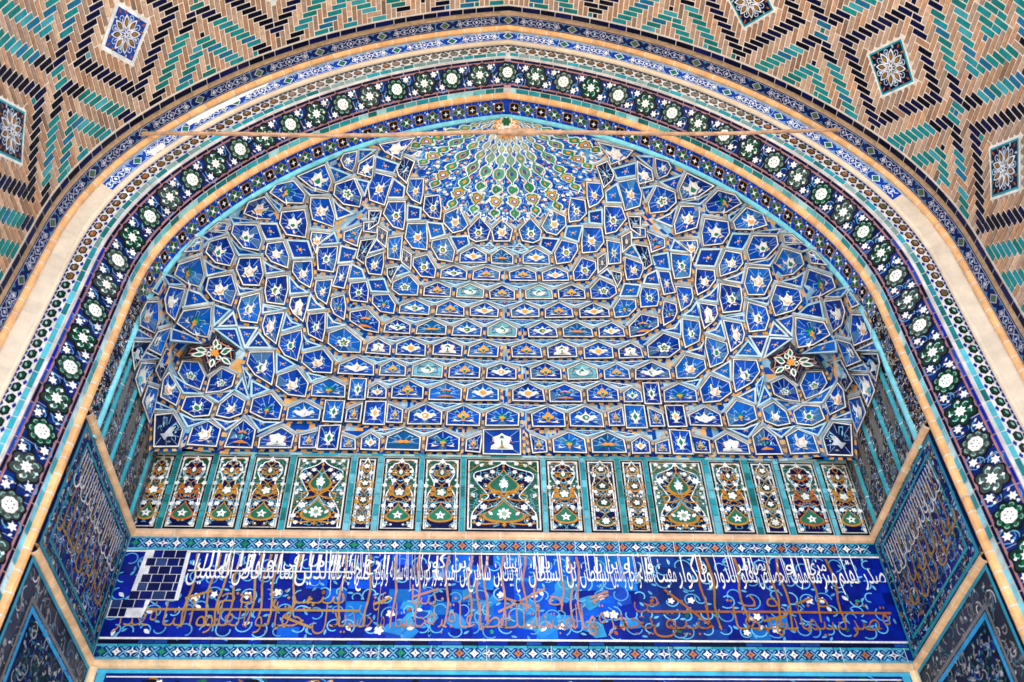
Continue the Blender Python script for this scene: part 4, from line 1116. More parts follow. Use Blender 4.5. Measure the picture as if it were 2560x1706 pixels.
# ---- the cells: outlines on the vault surface as (azimuth * 20, height * 500) about the crown
CELLS = """
P 0 -1728,3745 -1662,3836 -1584,3821 -1556,3785 -1614,3739 -1700,3722
P 0 -1739,3603 -1705,3690 -1614,3691 -1586,3649 -1646,3595 -1713,3570
O 0 -1583,3701 -1529,3762 -1469,3713 -1449,3664 -1494,3628 -1557,3659
G 0 -1768,3395 -1715,3528 -1638,3519 -1615,3473 -1674,3414 -1748,3358
O 0 -1608,3536 -1556,3625 -1494,3588 -1468,3525 -1534,3492 -1582,3495
P 0 -1462,3576 -1428,3631 -1384,3564 -1365,3502 -1409,3484 -1444,3525
P 0 -1447,3707 -1400,3756 -1361,3699 -1335,3626 -1385,3609 -1417,3651
O 0 -1554,3829 -1519,3876 -1452,3836 -1422,3791 -1486,3779 -1526,3791
O 0 -1736,3295 -1660,3390 -1629,3321 -1610,3266 -1666,3232 -1717,3244
G 0 -1596,3339 -1526,3457 -1475,3404 -1445,3365 -1499,3330 -1579,3283
O 0 -1800,3098 -1741,3189 -1689,3150 -1674,3091 -1776,2992 -1800,3022
P 0 -1800,3269 -1800,3261 -1775,3269 -1764,3204 -1800,3170 -1800,3206
P 0 -1800,3526 -1792,3549 -1775,3562 -1746,3532 -1792,3450
O 0 -1788,3629 -1789,3670 -1759,3711 -1736,3692 -1789,3613
T 0 -1651,3852 -1602,3907 -1541,3885 -1577,3840
T 0 -1676,3553 -1634,3575 -1583,3618 -1628,3536
T 0 -1640,3411 -1591,3452 -1546,3463 -1609,3356
T 0 -1515,3474 -1465,3496 -1469,3418
T 0 -1449,3423 -1444,3492 -1414,3456
T 0 -1496,3757 -1467,3757 -1429,3765 -1465,3727
T 0 -1800,3279 -1740,3345 -1690,3384 -1748,3301
T 0 -1693,3706 -1619,3719 -1548,3769 -1602,3708
T 0 -1507,3611 -1488,3604 -1440,3642 -1478,3589
T 0 -1785,3608 -1722,3688 -1757,3600 -1790,3571
T 0 -1384,3590 -1327,3606 -1372,3561
D 0 -1777,2894 -1671,3039 -1702,2883 -1712,2827 -1769,2854
P 0 -1660,3118 -1600,3226 -1585,3081 -1666,3007
D 0 -1562,3148 -1489,3233 -1519,3016 -1583,2992
O 0 -1684,2896 -1585,3028 -1610,2904 -1612,2808 -1682,2809
P 0 -1587,2893 -1521,2960 -1503,2873 -1503,2797 -1583,2807
O 0 -1507,3075 -1435,3043 -1430,2974 -1495,2950 -1514,3026
F 0 -1442,3234 -1404,3271 -1376,3199 -1389,3102 -1427,3104 -1447,3152
F 0 -1353,3259 -1327,3226 -1324,3156 -1341,3118 -1373,3099 -1365,3190
P 0 -1413,3036 -1376,3066 -1346,3047 -1343,2983 -1373,2954 -1409,2968
O 0 -1314,3115 -1282,3085 -1279,3016 -1300,2984 -1327,2989 -1330,3051
P 0 -1329,3352 -1273,3374 -1246,3267 -1239,3198 -1287,3238 -1317,3290
G 0 -1266,3104 -1231,3142 -1195,3072 -1194,3000 -1227,2998 -1261,3030
O 0 -1232,3250 -1190,3298 -1146,3219 -1144,3141 -1189,3146 -1226,3192
D 0 -1482,2862 -1430,2924 -1383,2879 -1377,2792 -1447,2724
O 0 -1364,2905 -1338,2949 -1308,2919 -1304,2827 -1359,2812
B 0 -1286,2921 -1269,2982 -1239,2931 -1235,2833 -1287,2828
X 0 -1443,3391 -1404,3375 -1357,3361 -1357,3337 -1326,3254 -1358,3279 -1369,3216 -1403,3293 -1453,3250 -1460,3310 -1421,3349
T 0 -1582,3248 -1494,3314 -1441,3348 -1576,3178
T 0 -1446,3400 -1405,3433 -1358,3367
T 0 -1396,3447 -1357,3470 -1351,3379
T 0 -1340,3451 -1293,3398 -1341,3375
T 0 -1284,3195 -1245,3163 -1271,3124
T 0 -1311,3142 -1309,3198 -1281,3113
T 0 -1318,3263 -1297,3222 -1290,3169
T 0 -1258,3362 -1206,3320 -1238,3273
T 0 -1508,2898 -1435,2943 -1498,2879
T 0 -1474,3091 -1425,3086 -1387,3083 -1427,3049
T 0 -1364,3083 -1322,3125 -1336,3064
T 0 -1399,2942 -1369,2934 -1342,2957 -1375,2903
T 0 -1326,2965 -1296,2956 -1281,2972 -1298,2925
T 0 -1256,2998 -1227,2972 -1197,2976 -1228,2933
T 0 -1782,2951 -1679,3052 -1784,2912
T 0 -1676,2963 -1587,3056 -1690,2913
P 0 -1772,4073 -1769,4182 -1644,4179 -1595,4145 -1671,4107
G 0 -1789,3977 -1764,4048 -1654,4071 -1616,4045 -1678,3985 -1767,3943
O 0 -1783,3837 -1765,3912 -1657,3939 -1631,3914 -1688,3852 -1748,3804
P 0 -1637,3958 -1582,4031 -1514,3994 -1469,3944 -1536,3909 -1596,3922
O 0 -1616,4083 -1560,4128 -1456,4079 -1421,4040 -1517,4023 -1575,4054
F 0 -1610,4184 -1586,4245 -1457,4204 -1413,4164 -1486,4143 -1562,4152
T 0 -1729,4197 -1625,4240 -1628,4185
T 0 -1532,4133 -1485,4122 -1416,4123 -1441,4080
T 0 -1727,4071 -1653,4099 -1583,4138 -1638,4088
T 0 -1765,3922 -1669,3964 -1656,3953
T 0 -1767,3739 -1678,3842 -1741,3746
O 0 -1468,3976 -1401,4006 -1404,3936 -1382,3902 -1446,3947
P 0 -1392,3928 -1332,3964 -1293,3904 -1267,3844 -1323,3833 -1372,3896
O 0 -1420,3825 -1369,3859 -1319,3789 -1301,3741 -1349,3753 -1395,3783
O 0 -1297,3778 -1248,3803 -1223,3736 -1208,3678 -1251,3699 -1277,3731
W 0 -1329,3666 -1283,3698 -1259,3627 -1246,3566 -1289,3595 -1315,3625
P 0 -1242,3605 -1193,3630 -1162,3535 -1153,3473 -1205,3500 -1228,3554
G 0 -1202,3711 -1166,3738 -1132,3676 -1115,3609 -1160,3632 -1188,3670
P 0 -1170,3805 -1110,3829 -1077,3783 -1056,3721 -1127,3719 -1151,3755
O 0 -1266,3879 -1225,3896 -1200,3831 -1183,3775 -1230,3775 -1243,3825
O 0 -1180,3946 -1103,4011 -1062,3953 -1049,3889 -1120,3874 -1161,3913
G 0 -1044,3761 -969,3774 -913,3720 -906,3670 -976,3675 -1030,3718
B 0 -1104,3652 -1040,3679 -961,3611 -951,3551 -1014,3560 -1089,3605
F 0 -1142,3521 -1098,3561 -1013,3489 -1004,3424 -1081,3419 -1130,3463
F 0 -961,3856 -903,3899 -813,3839 -800,3784 -912,3783 -962,3812
P 0 -922,3986 -836,4013 -727,3940 -715,3893 -820,3894 -903,3948
P 0 -1140,4074 -1075,4088 -999,3975 -1059,3984
B 0 -1360,4036 -1313,4098 -1286,4037 -1260,3994 -1330,4000
D 0 -1263,4024 -1194,4064 -1175,3920 -1220,3935
O 0 -1097,4152 -969,4167 -897,4098 -859,4040 -967,4040 -1050,4082
E 0 -1232,4126 -1168,4101 -1113,4035 -1180,4067
E 0 -1023,4028 -950,4003 -908,3928 -982,3963
D 0 -1028,3935 -984,3941 -973,3861 -1008,3901
P 0 -1322,4109 -1253,4146 -1212,4096 -1288,4072
T 0 -1505,3891 -1446,3928 -1383,3879 -1435,3844
T 0 -1395,3951 -1390,4011 -1349,3981
T 0 -1315,3968 -1248,3971 -1231,3918 -1275,3897
T 0 -1214,3896 -1163,3882 -1132,3848 -1189,3831
T 0 -1100,3838 -1021,3862 -985,3796 -1060,3783
T 0 -1382,3749 -1341,3723 -1304,3713 -1343,3687
T 0 -1274,3697 -1243,3667 -1214,3652 -1254,3629
T 0 -1179,3617 -1149,3581 -1111,3575 -1157,3552
T 0 -1303,3575 -1277,3544 -1252,3540 -1286,3499
T 0 -1186,3979 -1178,4061 -1119,4029
T 0 -975,3896 -968,3942 -912,3915
T 0 -958,4171 -832,4172 -771,4128 -864,4102
P 0 -845,4087 -720,4111 -608,4046 -600,3988 -731,3995 -829,4055
O 0 -1758,4375 -1711,4468 -1607,4420 -1541,4400 -1674,4381
D 0 -1556,4412 -1461,4411 -1399,4371 -1339,4326 -1427,4344 -1477,4363
O 0 -1547,4313 -1439,4332 -1366,4272 -1309,4219 -1397,4218 -1478,4253
O 0 -1351,4343 -1265,4360 -1167,4301 -1120,4255 -1200,4265 -1276,4289
P 0 -1310,4232 -1228,4247 -1139,4173 -1099,4122 -1167,4128 -1266,4180
P 0 -1126,4288 -1020,4307 -918,4247 -875,4199 -972,4201 -1061,4229
O 0 -1665,4294 -1682,4347 -1537,4298 -1531,4289 -1608,4268
P 0 -1786,4257 -1772,4301 -1681,4281 -1636,4259 -1691,4244 -1752,4242
O 0 -857,4224 -729,4262 -545,4183 -585,4155 -687,4139 -823,4184
T 0 -1654,4349 -1513,4379 -1473,4352 -1575,4324
T 0 -1414,4322 -1323,4304 -1271,4265 -1337,4253
T 0 -1181,4231 -1093,4231 -1047,4187 -1119,4174
T 0 -1772,4307 -1726,4350 -1687,4295
T 0 -1564,4249 -1510,4266 -1463,4222
D 0 -1345,4173 -1289,4192 -1244,4138 -1263,4096
P 0 -525,4161 -409,4225 -218,4167 -251,4113 -390,4102 -477,4117
O 1 -200,4167 -47,4216 117,4169 70,4110 -150,4108
T 0 -681,4113 -515,4122 -477,4087 -578,4051
T 0 -288,4062 -206,4092 -119,4064 -216,4051
L 0 -536,4032 -406,4072 -241,4034 -232,3992 -523,3986
K 1 -173,4030 -47,4069 104,4029 100,3987 -157,3989
L 0 -674,3934 -576,3967 -433,3937 -427,3893 -664,3894
M 0 -359,3938 -227,3966 -59,3938 -66,3894 -356,3894
M 0 -765,3832 -678,3867 -556,3836 -548,3786 -754,3787
C 0 -492,3833 -382,3867 -231,3833 -233,3788 -488,3788
M 1 -164,3825 -30,3863 106,3828 103,3782 -152,3784
L 0 -882,3716 -801,3758 -694,3721 -687,3675 -874,3675
M 0 -632,3724 -542,3764 -410,3720 -402,3672 -632,3677
L 0 -346,3721 -206,3760 -68,3715 -75,3672 -340,3678
L 0 -926,3597 -876,3638 -792,3604 -784,3553 -923,3555
K 0 -742,3597 -652,3643 -540,3603 -538,3555 -742,3554
L 0 -477,3599 -370,3645 -230,3598 -234,3550 -483,3551
C 1 -164,3599 -28,3649 116,3597 106,3549 -162,3551
W 0 -980,3475 -942,3511 -874,3472 -869,3419 -979,3423
L 0 -840,3483 -769,3520 -670,3479 -665,3416 -834,3421
W 0 -612,3480 -515,3521 -392,3479 -393,3420 -610,3427
M 0 -326,3475 -203,3516 -65,3478 -72,3419 -335,3421
L 0 -1065,3340 -1008,3392 -933,3344 -925,3287 -1062,3289
M 0 -898,3341 -847,3382 -772,3340 -769,3287 -897,3288
C 0 -728,3346 -636,3387 -535,3345 -535,3281 -726,3288
M 0 -478,3341 -358,3386 -231,3344 -235,3281 -479,3282
L 1 -162,3340 -37,3376 96,3338 94,3279 -168,3281
G 0 -1131,3210 -1085,3255 -1028,3211 -1022,3146 -1126,3146
R 0 -1012,3260 -951,3260 -944,3134 -1006,3132
L 0 -934,3201 -899,3235 -856,3199 -853,3144 -933,3146
M 0 -826,3213 -745,3259 -653,3212 -652,3145 -823,3147
B 0 -608,3203 -499,3248 -379,3206 -381,3139 -608,3141
L 0 -323,3207 -201,3252 -66,3205 -66,3142 -333,3140
L 0 -1178,3066 -1144,3112 -1091,3062 -1090,3005 -1175,2999
R 0 -1080,3121 -1019,3120 -1017,2994 -1077,2996
M 0 -1003,3066 -951,3108 -950,2996 -1003,2998
R 0 -936,3119 -849,3122 -845,2984 -935,2986
M 0 -836,3107 -760,3072 -760,2997 -835,2999
L 0 -722,3064 -625,3112 -519,3062 -520,2992 -725,2990
M 0 -476,3063 -356,3106 -223,3056 -229,2986 -477,2988
G 1 -166,3061 -33,3105 112,3059 103,2990 -171,2987
W 0 -1223,2886 -1182,2952 -1148,2910 -1149,2840 -1221,2835
M 0 -1132,2911 -1084,2940 -1085,2843 -1128,2841
R 0 -1082,2967 -1018,2974 -1018,2836 -1079,2835
L 0 -933,2900 -899,2932 -859,2897 -857,2835 -931,2838
M 0 -1008,2916 -959,2891 -954,2838 -1006,2837
K 0 -821,2911 -743,2953 -648,2909 -648,2838 -826,2840
G 0 -601,2910 -502,2952 -383,2908 -386,2837 -606,2835
M 0 -325,2899 -203,2937 -220,2830 -329,2837
W 1 -190,2959 121,2967 115,2820 -189,2821
O 0 -1192,3390 -1139,3426 -1093,3356 -1086,3291 -1142,3289 -1185,3339
P 0 -1281,3468 -1234,3516 -1216,3466 -1201,3349 -1240,3368 -1269,3414
T 0 -1218,3486 -1200,3456 -1159,3443 -1198,3414
T 0 -1153,3272 -1137,3238 -1129,3250 -1108,3260
O 0 -1360,3550 -1317,3585 -1281,3425 -1323,3455 -1346,3496
T 0 -1381,3582 -1338,3592 -1373,3562
"""
def newell(P):
    n = np.zeros(3)
    for i in range(len(P)):
        a, b = P[i], P[(i + 1) % len(P)]; n += np.cross(a, b)
    l = np.linalg.norm(n); return n / (l or 1)
def inset(pts, d):
    """offset a counter-clockwise outline inwards by d"""
    n = len(pts); L = []
    for i in range(n):
        a, b = pts[i], pts[(i + 1) % n]; dx, dy = b[0] - a[0], b[1] - a[1]; l = math.hypot(dx, dy) or 1e-6
        L.append((a[0] - dy / l * d, a[1] + dx / l * d, dx / l, dy / l))
    out = []
    for i in range(n):
        x1, y1, a1, b1 = L[i - 1]; x2, y2, a2, b2 = L[i]; det = a1 * b2 - b1 * a2
        if abs(det) < .08: out.append((x2, y2)); continue
        t = ((x2 - x1) * b2 - (y2 - y1) * a2) / det
        t2 = ((x2 - x1) * b1 - (y2 - y1) * a1) / det
        px, py = x1 + a1 * t, y1 + b1 * t
        qx, qy = pts[i]
        m = math.hypot(px - qx, py - qy); lim = abs(d) * 2.6
        if m > lim: px, py = qx + (px - qx) * lim / m, qy + (py - qy) * lim / m
        out.append((px, py))
    return out
NAMES = {'P': 'lotus_cell', 'O': 'orange_lotus_cell', 'G': 'green_spray_cell', 'F': 'flower_cell', 'M': 'palmette_cell', 'L': 'crown_cell', 'C': 'cyan_cell', 'K': 'spindle_cell', 'W': 'white_cell', 'B': 'chevron_cell', 'R': 'rectangular_cell', 'E': 'oval_cell', 'D': 'dark_cell', 'X': 'star_cell', 'T': 'triangle_cell', 'V': 'spandrel_cell'}
TEND = (.20, .50, .80)
def motif(mb, M, kind, sx, sy, mir):
    s = mir
    def q(pts): return [(u * s * sx, v * sy) for u, v in pts]
    def pl(pts, c, h, t=.08): poly(mb, M, q(pts), c, h, t)
    rr = min(sx, sy)
    def sk(pts, w, c, h): stroke(mb, M, q(pts), w, c, h, thintaper)
    def tend(n=2):
        for e in (-1, 1):
            sk([(e * .15, .35), (e * .45, .70), (e * .72, .55), (e * .60, .38)], .011, TEND, .004); sk([(e * .35, -.2), (e * .75, -.05), (e * .85, -.35)], .010, TEND, .004)
            pl(leaf(e * .62, .12, .2, .12, 1.2 * e), (.30, .58, .85), .004)
    if kind in 'PO':
        tend()
        body = [(-.12, .50), (-.45, .58), (-.40, .25), (-.66, -.02), (-.38, -.30), (-.42, -.58), (-.10, -.46), (.22, -.60), (.36, -.32), (.66, -.10), (.44, .22), (.52, .62), (.16, .46)]
        pl(body, (.78, .77, .74), .006); pl([(.16, .44), (.30, .72), (.22, .92), (.42, .88), (.50, .60)], (.78, .77, .74), .006)
        if kind == 'P':
            pl(ell(0, -.02, .34, .36, 10), (.015, .20, .10), .010); pl(ell(-.03, -.08, .18, .20, 8), (.75, .36, .08), .013)
        else:
            pl([(-.34, .34), (-.30, -.25), (.02, -.40), (.34, -.22), (.36, .34), (0, .22)], (.78, .38, .14), .010); pl(ell(0, -.02, .13, n=8), (.05, .25, .12), .013); pl(ell(0, -.02, .06, n=6), WHITE, .015)
        pl(leaf(-.55, -.85, .65, .22, .35), (.76, .66, .56), .007); pl(leaf(.62, -.85, .45, .2, 2.3), (.66, .70, .76), .007)
        pl(ell(.70, -.55, .07, n=6), ORANGE, .006)
    elif kind in 'GB':
        tend()
        if kind == 'G':
            pl(star(0, .05, 7, .52, .22, .3, 1.1), (.01, .24, .10), .006, .2); pl(flower(0, -.08, 5, .22, .3), (.75, .36, .08), .010); pl([(-.08, -.2), (.08, -.2), (.12, -.7), (-.12, -.7)], (.6, .32, .08), .008)
        else:
            pl([(0, .62), (.50, .30), (.30, .28), (0, .42), (-.30, .28), (-.50, .30)], ORANGE, .007); pl([(0, -.30), (.62, -.62), (.62, -.74), (-.62, -.74), (-.62, -.62)], ORANGE, .007)
            for e in (-1, 1): pl(leaf(e * .05, -.05, .36, .16, .5 if e > 0 else 2.64), (.01, .22, .12), .008); pl(ell(e * .2, .1, .09, n=6), (.02, .3, .15), .009); pl(leaf(e * .5, -.2, .2, .1, 1.5), WHITE, .007)
        if kind == 'G':
            for e in (-1, 1): pl([(e * .25, -.42), (e * .62, -.50), (e * .92, -.28), (e * .82, -.56), (e * .95, -.74), (e * .60, -.66)], WHITE, .008)
    elif kind == 'F':
        tend(); pl(flower(0, 0, 5, .56, .32, .4, 6), (.79, .78, .75), .006); pl(flower(0, .02, 5, .34, .35, .4, 4), (.015, .20, .10), .010); pl(ell(0, 0, .13, n=7), (.75, .36, .08), .013)
        for e in (-1, 1): pl(ell(e * .7, -.35, .10, n=7), ORANGE, .006)
    elif kind == 'M':
        tend()
        pl([(-.12, -.55), (-.16, -.1), (-.48, -.02), (-.46, .32), (-.20, .36), (-.16, .68), (0, .86), (.16, .68), (.20, .36), (.46, .32), (.48, -.02), (.16, -.1), (.12, -.55)], (.74, .35, .07), .006)
        pl(leaf(0, -.35, .8, .24, 1.57), (.01, .20, .10), .010); pl(ell(0, .22, .07, n=6), WHITE, .013)
        for e in (-1, 1): pl([(0, -.58), (e * .45, -.52), (e * .78, -.30), (e * .70, -.52), (e * .92, -.72), (e * .4, -.72)], WHITE, .008)
    elif kind == 'L':
        tend()
        pl([(0, .92), (.12, .55), (.36, .28), (.70, .34), (.92, -.10), (.66, -.02), (.50, -.30), (.24, -.42), (.10, -.74), (-.10, -.74), (-.24, -.42), (-.50, -.30), (-.66, -.02), (-.92, -.10), (-.70, .34), (-.36, .28), (-.12, .55)], (.79, .78, .76), .006)
        pl(ell(0, .02, .30, .36, 9), rnd.choice([(.01, .19, .10), (.76, .36, .08)]), .010); pl(ell(0, 0, .15, .18, 7), rnd.choice([ORANGE, WHITE, (.6, .5, .1)]), .013)
        for e in (-1, 1): pl(leaf(e * .55, -.62, .36, .14, .2 if e > 0 else 2.94), (.66, .72, .80), .006)
    elif kind == 'C':
        pl([(0, .9), (.2, .4), (.62, .2), (.5, -.3), (.2, -.62), (-.2, -.62), (-.5, -.3), (-.62, .2), (-.2, .4)], (.79, .79, .77), .006); pl([(0, .62), (.3, .05), (.22, -.32), (-.22, -.32), (-.3, .05)], (.01, .20, .11), .010); pl(ell(0, -.05, .13, .16, 7), WHITE, .013)
        for e in (-1, 1): pl(ell(e * .74, .28, .10, n=6), ORANGE, .006); sk([(e * .3, .5), (e * .7, .55), (e * .9, -.1)], .010, COBALT, .005); sk([(e * .4, -.4), (e * .85, -.5), (e * .9, -.2)], .010, COBALT, .005)
    elif kind == 'K':
        tend(); pl([(-.70, .12), (-.42, .0), (-.22, .24), (0, .14), (.22, .24), (.42, 0), (.70, .12), (.5, -.12), (.25, -.26), (0, -.16), (-.25, -.26), (-.5, -.12)], ORANGE, .007); pl(ell(0, 0, .16, .1, 7), (.65, .5, .1), .010)
        for e in (-1, 1): pl(leaf(e * .1, -.45, .6, .12, .1 if e > 0 else 3.04), (.01, .2, .12), .006)
    elif kind == 'W':
        pl([(-.78, -.82), (-.72, -.40), (-.46, -.12), (-.66, .15), (-.60, .52), (-.20, .72), (0, .92), (.20, .72), (.60, .52), (.66, .15), (.46, -.12), (.72, -.40), (.78, -.82)], (.82, .80, .76), .006, .03)
        pl(flower(0, .36, 3, .24, .35, 1.57), (.01, .18, .09), .010); pl([(-.05, .3), (.05, .3), (.05, -.45), (-.05, -.45)], (.02, .16, .08), .010); pl(diamond(0, -.48, .14, .2), (.55, .33, .06), .012); pl([(-.34, -.72), (0, -.58), (.34, -.72)], (.03, .18, .10), .011)
        for e in (-1, 1): sk([(e * .70, .5), (e * .56, .1), (e * .80, -.2)], .010, (.35, .12, .25), .009)
    elif kind == 'R':
        tend(); pl([(0, .90), (.20, .50), (.66, .34), (.42, .05), (.66, -.22), (.22, -.38), (.30, -.72), (.62, -.80), (-.62, -.80), (-.30, -.72), (-.22, -.38), (-.66, -.22), (-.42, .05), (-.66, .34), (-.20, .50)], (.80, .79, .77), .006)
        pl([(0, .48), (.30, .08), (0, -.32), (-.30, .08)], rnd.choice([(.01, .19, .10), (.76, .36, .10)]), .010); pl(diamond(0, .08, .15, .2), WHITE if rnd.random() < .5 else ORANGE, .013)
    elif kind == 'E':
        pl(ell(0, 0, .5, .62, 10), (.70, .69, .68), .006); pl(ell(0, 0, .34, .45, 9), (.70, .36, .14), .010); pl(ell(0, 0, .15, .2, 7), (.72, .7, .66), .013)
    elif kind == 'D':
        tend(); pl([(-.5, -.5), (-.1, -.2), (.1, .3), (.5, .55), (.42, .1), (.62, -.1), (.2, -.3), (0, -.7)], (.55, .58, .62), .007); pl(leaf(-.6, .4, .4, .14, -.8), (.25, .5, .62), .006); pl(leaf(.2, -.75, .4, .14, .6), (.3, .32, .3), .006)
    elif kind in 'TV':
        k = 1.0
        pl([(-.52 * k, -.10), (-.16, .10), (.0, .42), (.16, .14), (.52 * k, .16), (.20, -.14), (.02, -.42), (-.18, -.20)], ORANGE if kind == 'T' or rnd.random() < .5 else (.01, .2, .11), .006)
        pl(ell(0, 0, .14, n=6), (.85, .60, .2), .009)
        for e in (-1, 1): sk([(e * .35, .1), (e * .75, .4), (e * .95, .15)], .009, TEND, .005); sk([(e * .3, -.15), (e * .6, -.55), (e * .3, -.7)], .009, TEND, .005); pl(leaf(e * .7, .2, .28, .12, 1.0 * e), (.45, .65, .85), .005)
fieldcol = {'C': (.16, .46, .52), 'K': (.005, .085, .26), 'W': (.004, .045, .30), 'E': (.09, .10, .14), 'D': (.004, .012, .07), 'X': (.003, .004, .03)}
cells = []
for ln in CELLS.strip().splitlines():
    k, c, rest = ln.split(None, 2)
    P = [tuple(int(v) for v in q.split(",")) for q in rest.split()]
    P = [(R(a / 20.0), z / 500.0) for a, z in P]
    cells.append((k, P, 1))
    if c == "0": cells.append((k, [(-a, z) for a, z in reversed(P)], -1))
# small inverted spandrels between neighbouring roofed cells of the straight tiers
roofs = []
for k, P, m in cells:
    if k in "GPOMLCKWB" and len(P) == 5:
        W3 = [np.array(S(a, z)) for a, z in P]
        zz = [z for _, z in P]; top = max(range(5), key=lambda i: zz[i])
        el, er = (P[(top - 1) % 5], P[(top + 1) % 5])
        if S(*el)[0] > S(*er)[0]: el, er = er, el
        roofs.append((S(*P[top])[0], P[top], el, er))
roofs.sort(key=lambda r: r[0])
for i, (x, pk, el, er) in enumerate(roofs):
    best = None
    for (x2, pk2, el2, er2) in roofs:
        if x2 > x and abs(pk2[1] - pk[1]) < .05:
            g_ = np.linalg.norm(np.array(S(*el2)) - np.array(S(*er)))
            if g_ < .16 and (best is None or g_ < best[0]): best = (g_, pk2, el2)
    if best:
        _, pk2, el2 = best; up_ = .042
        lp = lambda a, b, t, dz: (a[0] + (b[0] - a[0]) * t, a[1] + (b[1] - a[1]) * t + dz)
        mid = lp(er, el2, .5, up_ + .012)
        cells.append(('V', [lp(pk, er, .34, up_), mid, lp(pk2, el2, .34, up_)], 1))
cnt = {}
def make_cell(kind, P, mir):
    W3 = [np.array(S(a, z)) for a, z in P]
    n = newell(W3); c = sum(W3) / len(W3)
    ref = np.array([XC - c[0] * .6, -3.0 - c[1], -.8])
    if n @ ref < 0: W3 = W3[::-1]; n = -n
    # the cell leans: its foot stands proud of the surface, as each tier oversails the one below
    upv = np.array([0, 0, 1.0]) - n * n[2]
    upv /= (np.linalg.norm(upv) + 1e-9); rtv = np.cross(upv, n)
    L = [((p - c) @ rtv, (p - c) @ upv) for p in W3]
    area = sum(L[i][0] * L[(i + 1) % len(L)][1] - L[(i + 1) % len(L)][0] * L[i][1] for i in range(len(L)))
    if area < 0: L = L[::-1]
    if kind not in 'TVX': L = inset(L, -.007)
    v0, v1 = min(q[1] for q in L), max(q[1] for q in L); u0, u1 = min(q[0] for q in L), max(q[0] for q in L)
    side = min(1.0, max(0, (abs(c[0] - XC) - .9) / 1.0))
    sof = kind in 'TV'
    d0 = max(((p - c) @ n) for p in W3)
    lo_h, hi_h = (.045, .013) if not sof else (.010, .030)
    if kind == 'X': lo_h, hi_h = .012, .012
    if kind == 'R': lo_h, hi_h = .034, .03
    rj = rnd.uniform(0, .004); tiltu = rnd.uniform(-.20, .20) * (0.25 + side)
    if sof: tiltu *= .3
    def hh(u, v):
        t = (v - v0) / max(v1 - v0, 1e-3); t = min(1.3, max(-.3, t))
        return d0 * .6 + lo_h + (hi_h - lo_h) * t + tiltu * u + rj
    nd = np.array([-.25 - c[0], -6.63 - c[1], -c[2]]); nd /= np.linalg.norm(nd); nd = nd / max(.45, float(n @ nd))
    def M(u, v, h): return tuple(c + rtv * u + upv * v + nd * hh(u, v) + n * h)
    def Mb(u, v, h): return tuple(c + rtv * u + upv * v + nd * (d0 * .3 + h))
    mb = MB(); N = len(L)
    rings = [inset(L, d) for d in ((0, .012, .017) if not sof else (-.017, 0, .006))]
    outer = inset(L, -.006 if not sof else -.021)
    deep = inset(L, -.012 if not sof else -.034)
    def ringfaces(A, B, col, h, hb=None, t=.05, every=None):
        for i in range(N):
            j = (i + 1) % N
            mb.face([M(*A[i], h), M(*A[j], h), M(*B[j], h if hb is None else hb), M(*B[i], h if hb is None else hb)], col, t)
    # skirt down to the vault web
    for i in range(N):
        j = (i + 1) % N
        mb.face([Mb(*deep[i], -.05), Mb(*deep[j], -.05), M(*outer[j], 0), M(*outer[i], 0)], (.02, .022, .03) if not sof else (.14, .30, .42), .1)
    if not sof:
        ringfaces(outer, rings[0], BLACK, 0)
        wc = (.76, .75, .73) if kind != 'X' else (.05, .05, .07)
        ringfaces(rings[0], rings[1], wc, .004)
        ringfaces(rings[0], rings[0], wc, .004, 0)
        ringfaces(rings[1], rings[2], INK, .001)
    else:
        ringfaces(outer, rings[0], (.26, .46, .60), 0, .006); ringfaces(rings[0], rings[1], rnd.choice([(.50, .68, .80), (.40, .66, .82), (.58, .68, .74)]), .006, .004); ringfaces(rings[1], rings[2], (.02, .03, .10), .001)
    I = rings[2]
    fc = fieldcol.get(kind, rnd.choice([(.001, .066, .43), (.001, .050, .38), (.003, .105, .47), (.001, .030, .28)]))
    cu = sum(q[0] for q in I) / N; cv = sum(q[1] for q in I) / N
    dep = (-.020 - .022 * side) if not sof else -.006
    if kind == 'X': dep = -.012
    size = math.sqrt(abs(area) / 2)
    # concave, faceted field laid as a fan of glazed pieces with pale joints
    def fld_h(u, v):
        best = 0.0
        for i in range(N):
            j = (i + 1) % N; (ax, ay), (bx_, by_) = I[i], I[j]
            det = (ax - cu) * (by_ - cv) - (bx_ - cu) * (ay - cv)
            if abs(det) < 1e-9: continue
            s_ = ((u - cu) * (by_ - cv) - (bx_ - cu) * (v - cv)) / det; t_ = ((ax - cu) * (v - cv) - (u - cu) * (ay - cv)) / det
            if s_ >= -1e-6 and t_ >= -1e-6: return dep * max(0, 1 - s_ - t_)
        return dep
    for i in range(N):
        j = (i + 1) % N
        (ax, ay), (bx_, by_) = I[i], I[j]
        el = math.hypot(ax - bx_, ay - by_); m = max(1, int(el / .07))
        for q in range(m):
            p1 = (ax + (bx_ - ax) * q / m, ay + (by_ - ay) * q / m); p2 = (ax + (bx_ - ax) * (q + 1) / m, ay + (by_ - ay) * (q + 1) / m)
            k_ = rnd.uniform(.72, 1.3); cc = tuple(min(1, x * k_) for x in fc)  # random tone per piece also stands in for shading between facets
            if rnd.random() < .12 and kind in 'POGFLMB': cc = (fc[0] + .05, fc[1] + .10, fc[2] * .9)  # a few pieces painted paler, mimicking glare on the glaze
            mb.face([M(*p1, 0), M(*p2, 0), M(cu, cv, dep)], cc, .05)
    MM = lambda u, v, h: M(cu + u, cv + v, fld_h(cu + u, cv + v) + h)
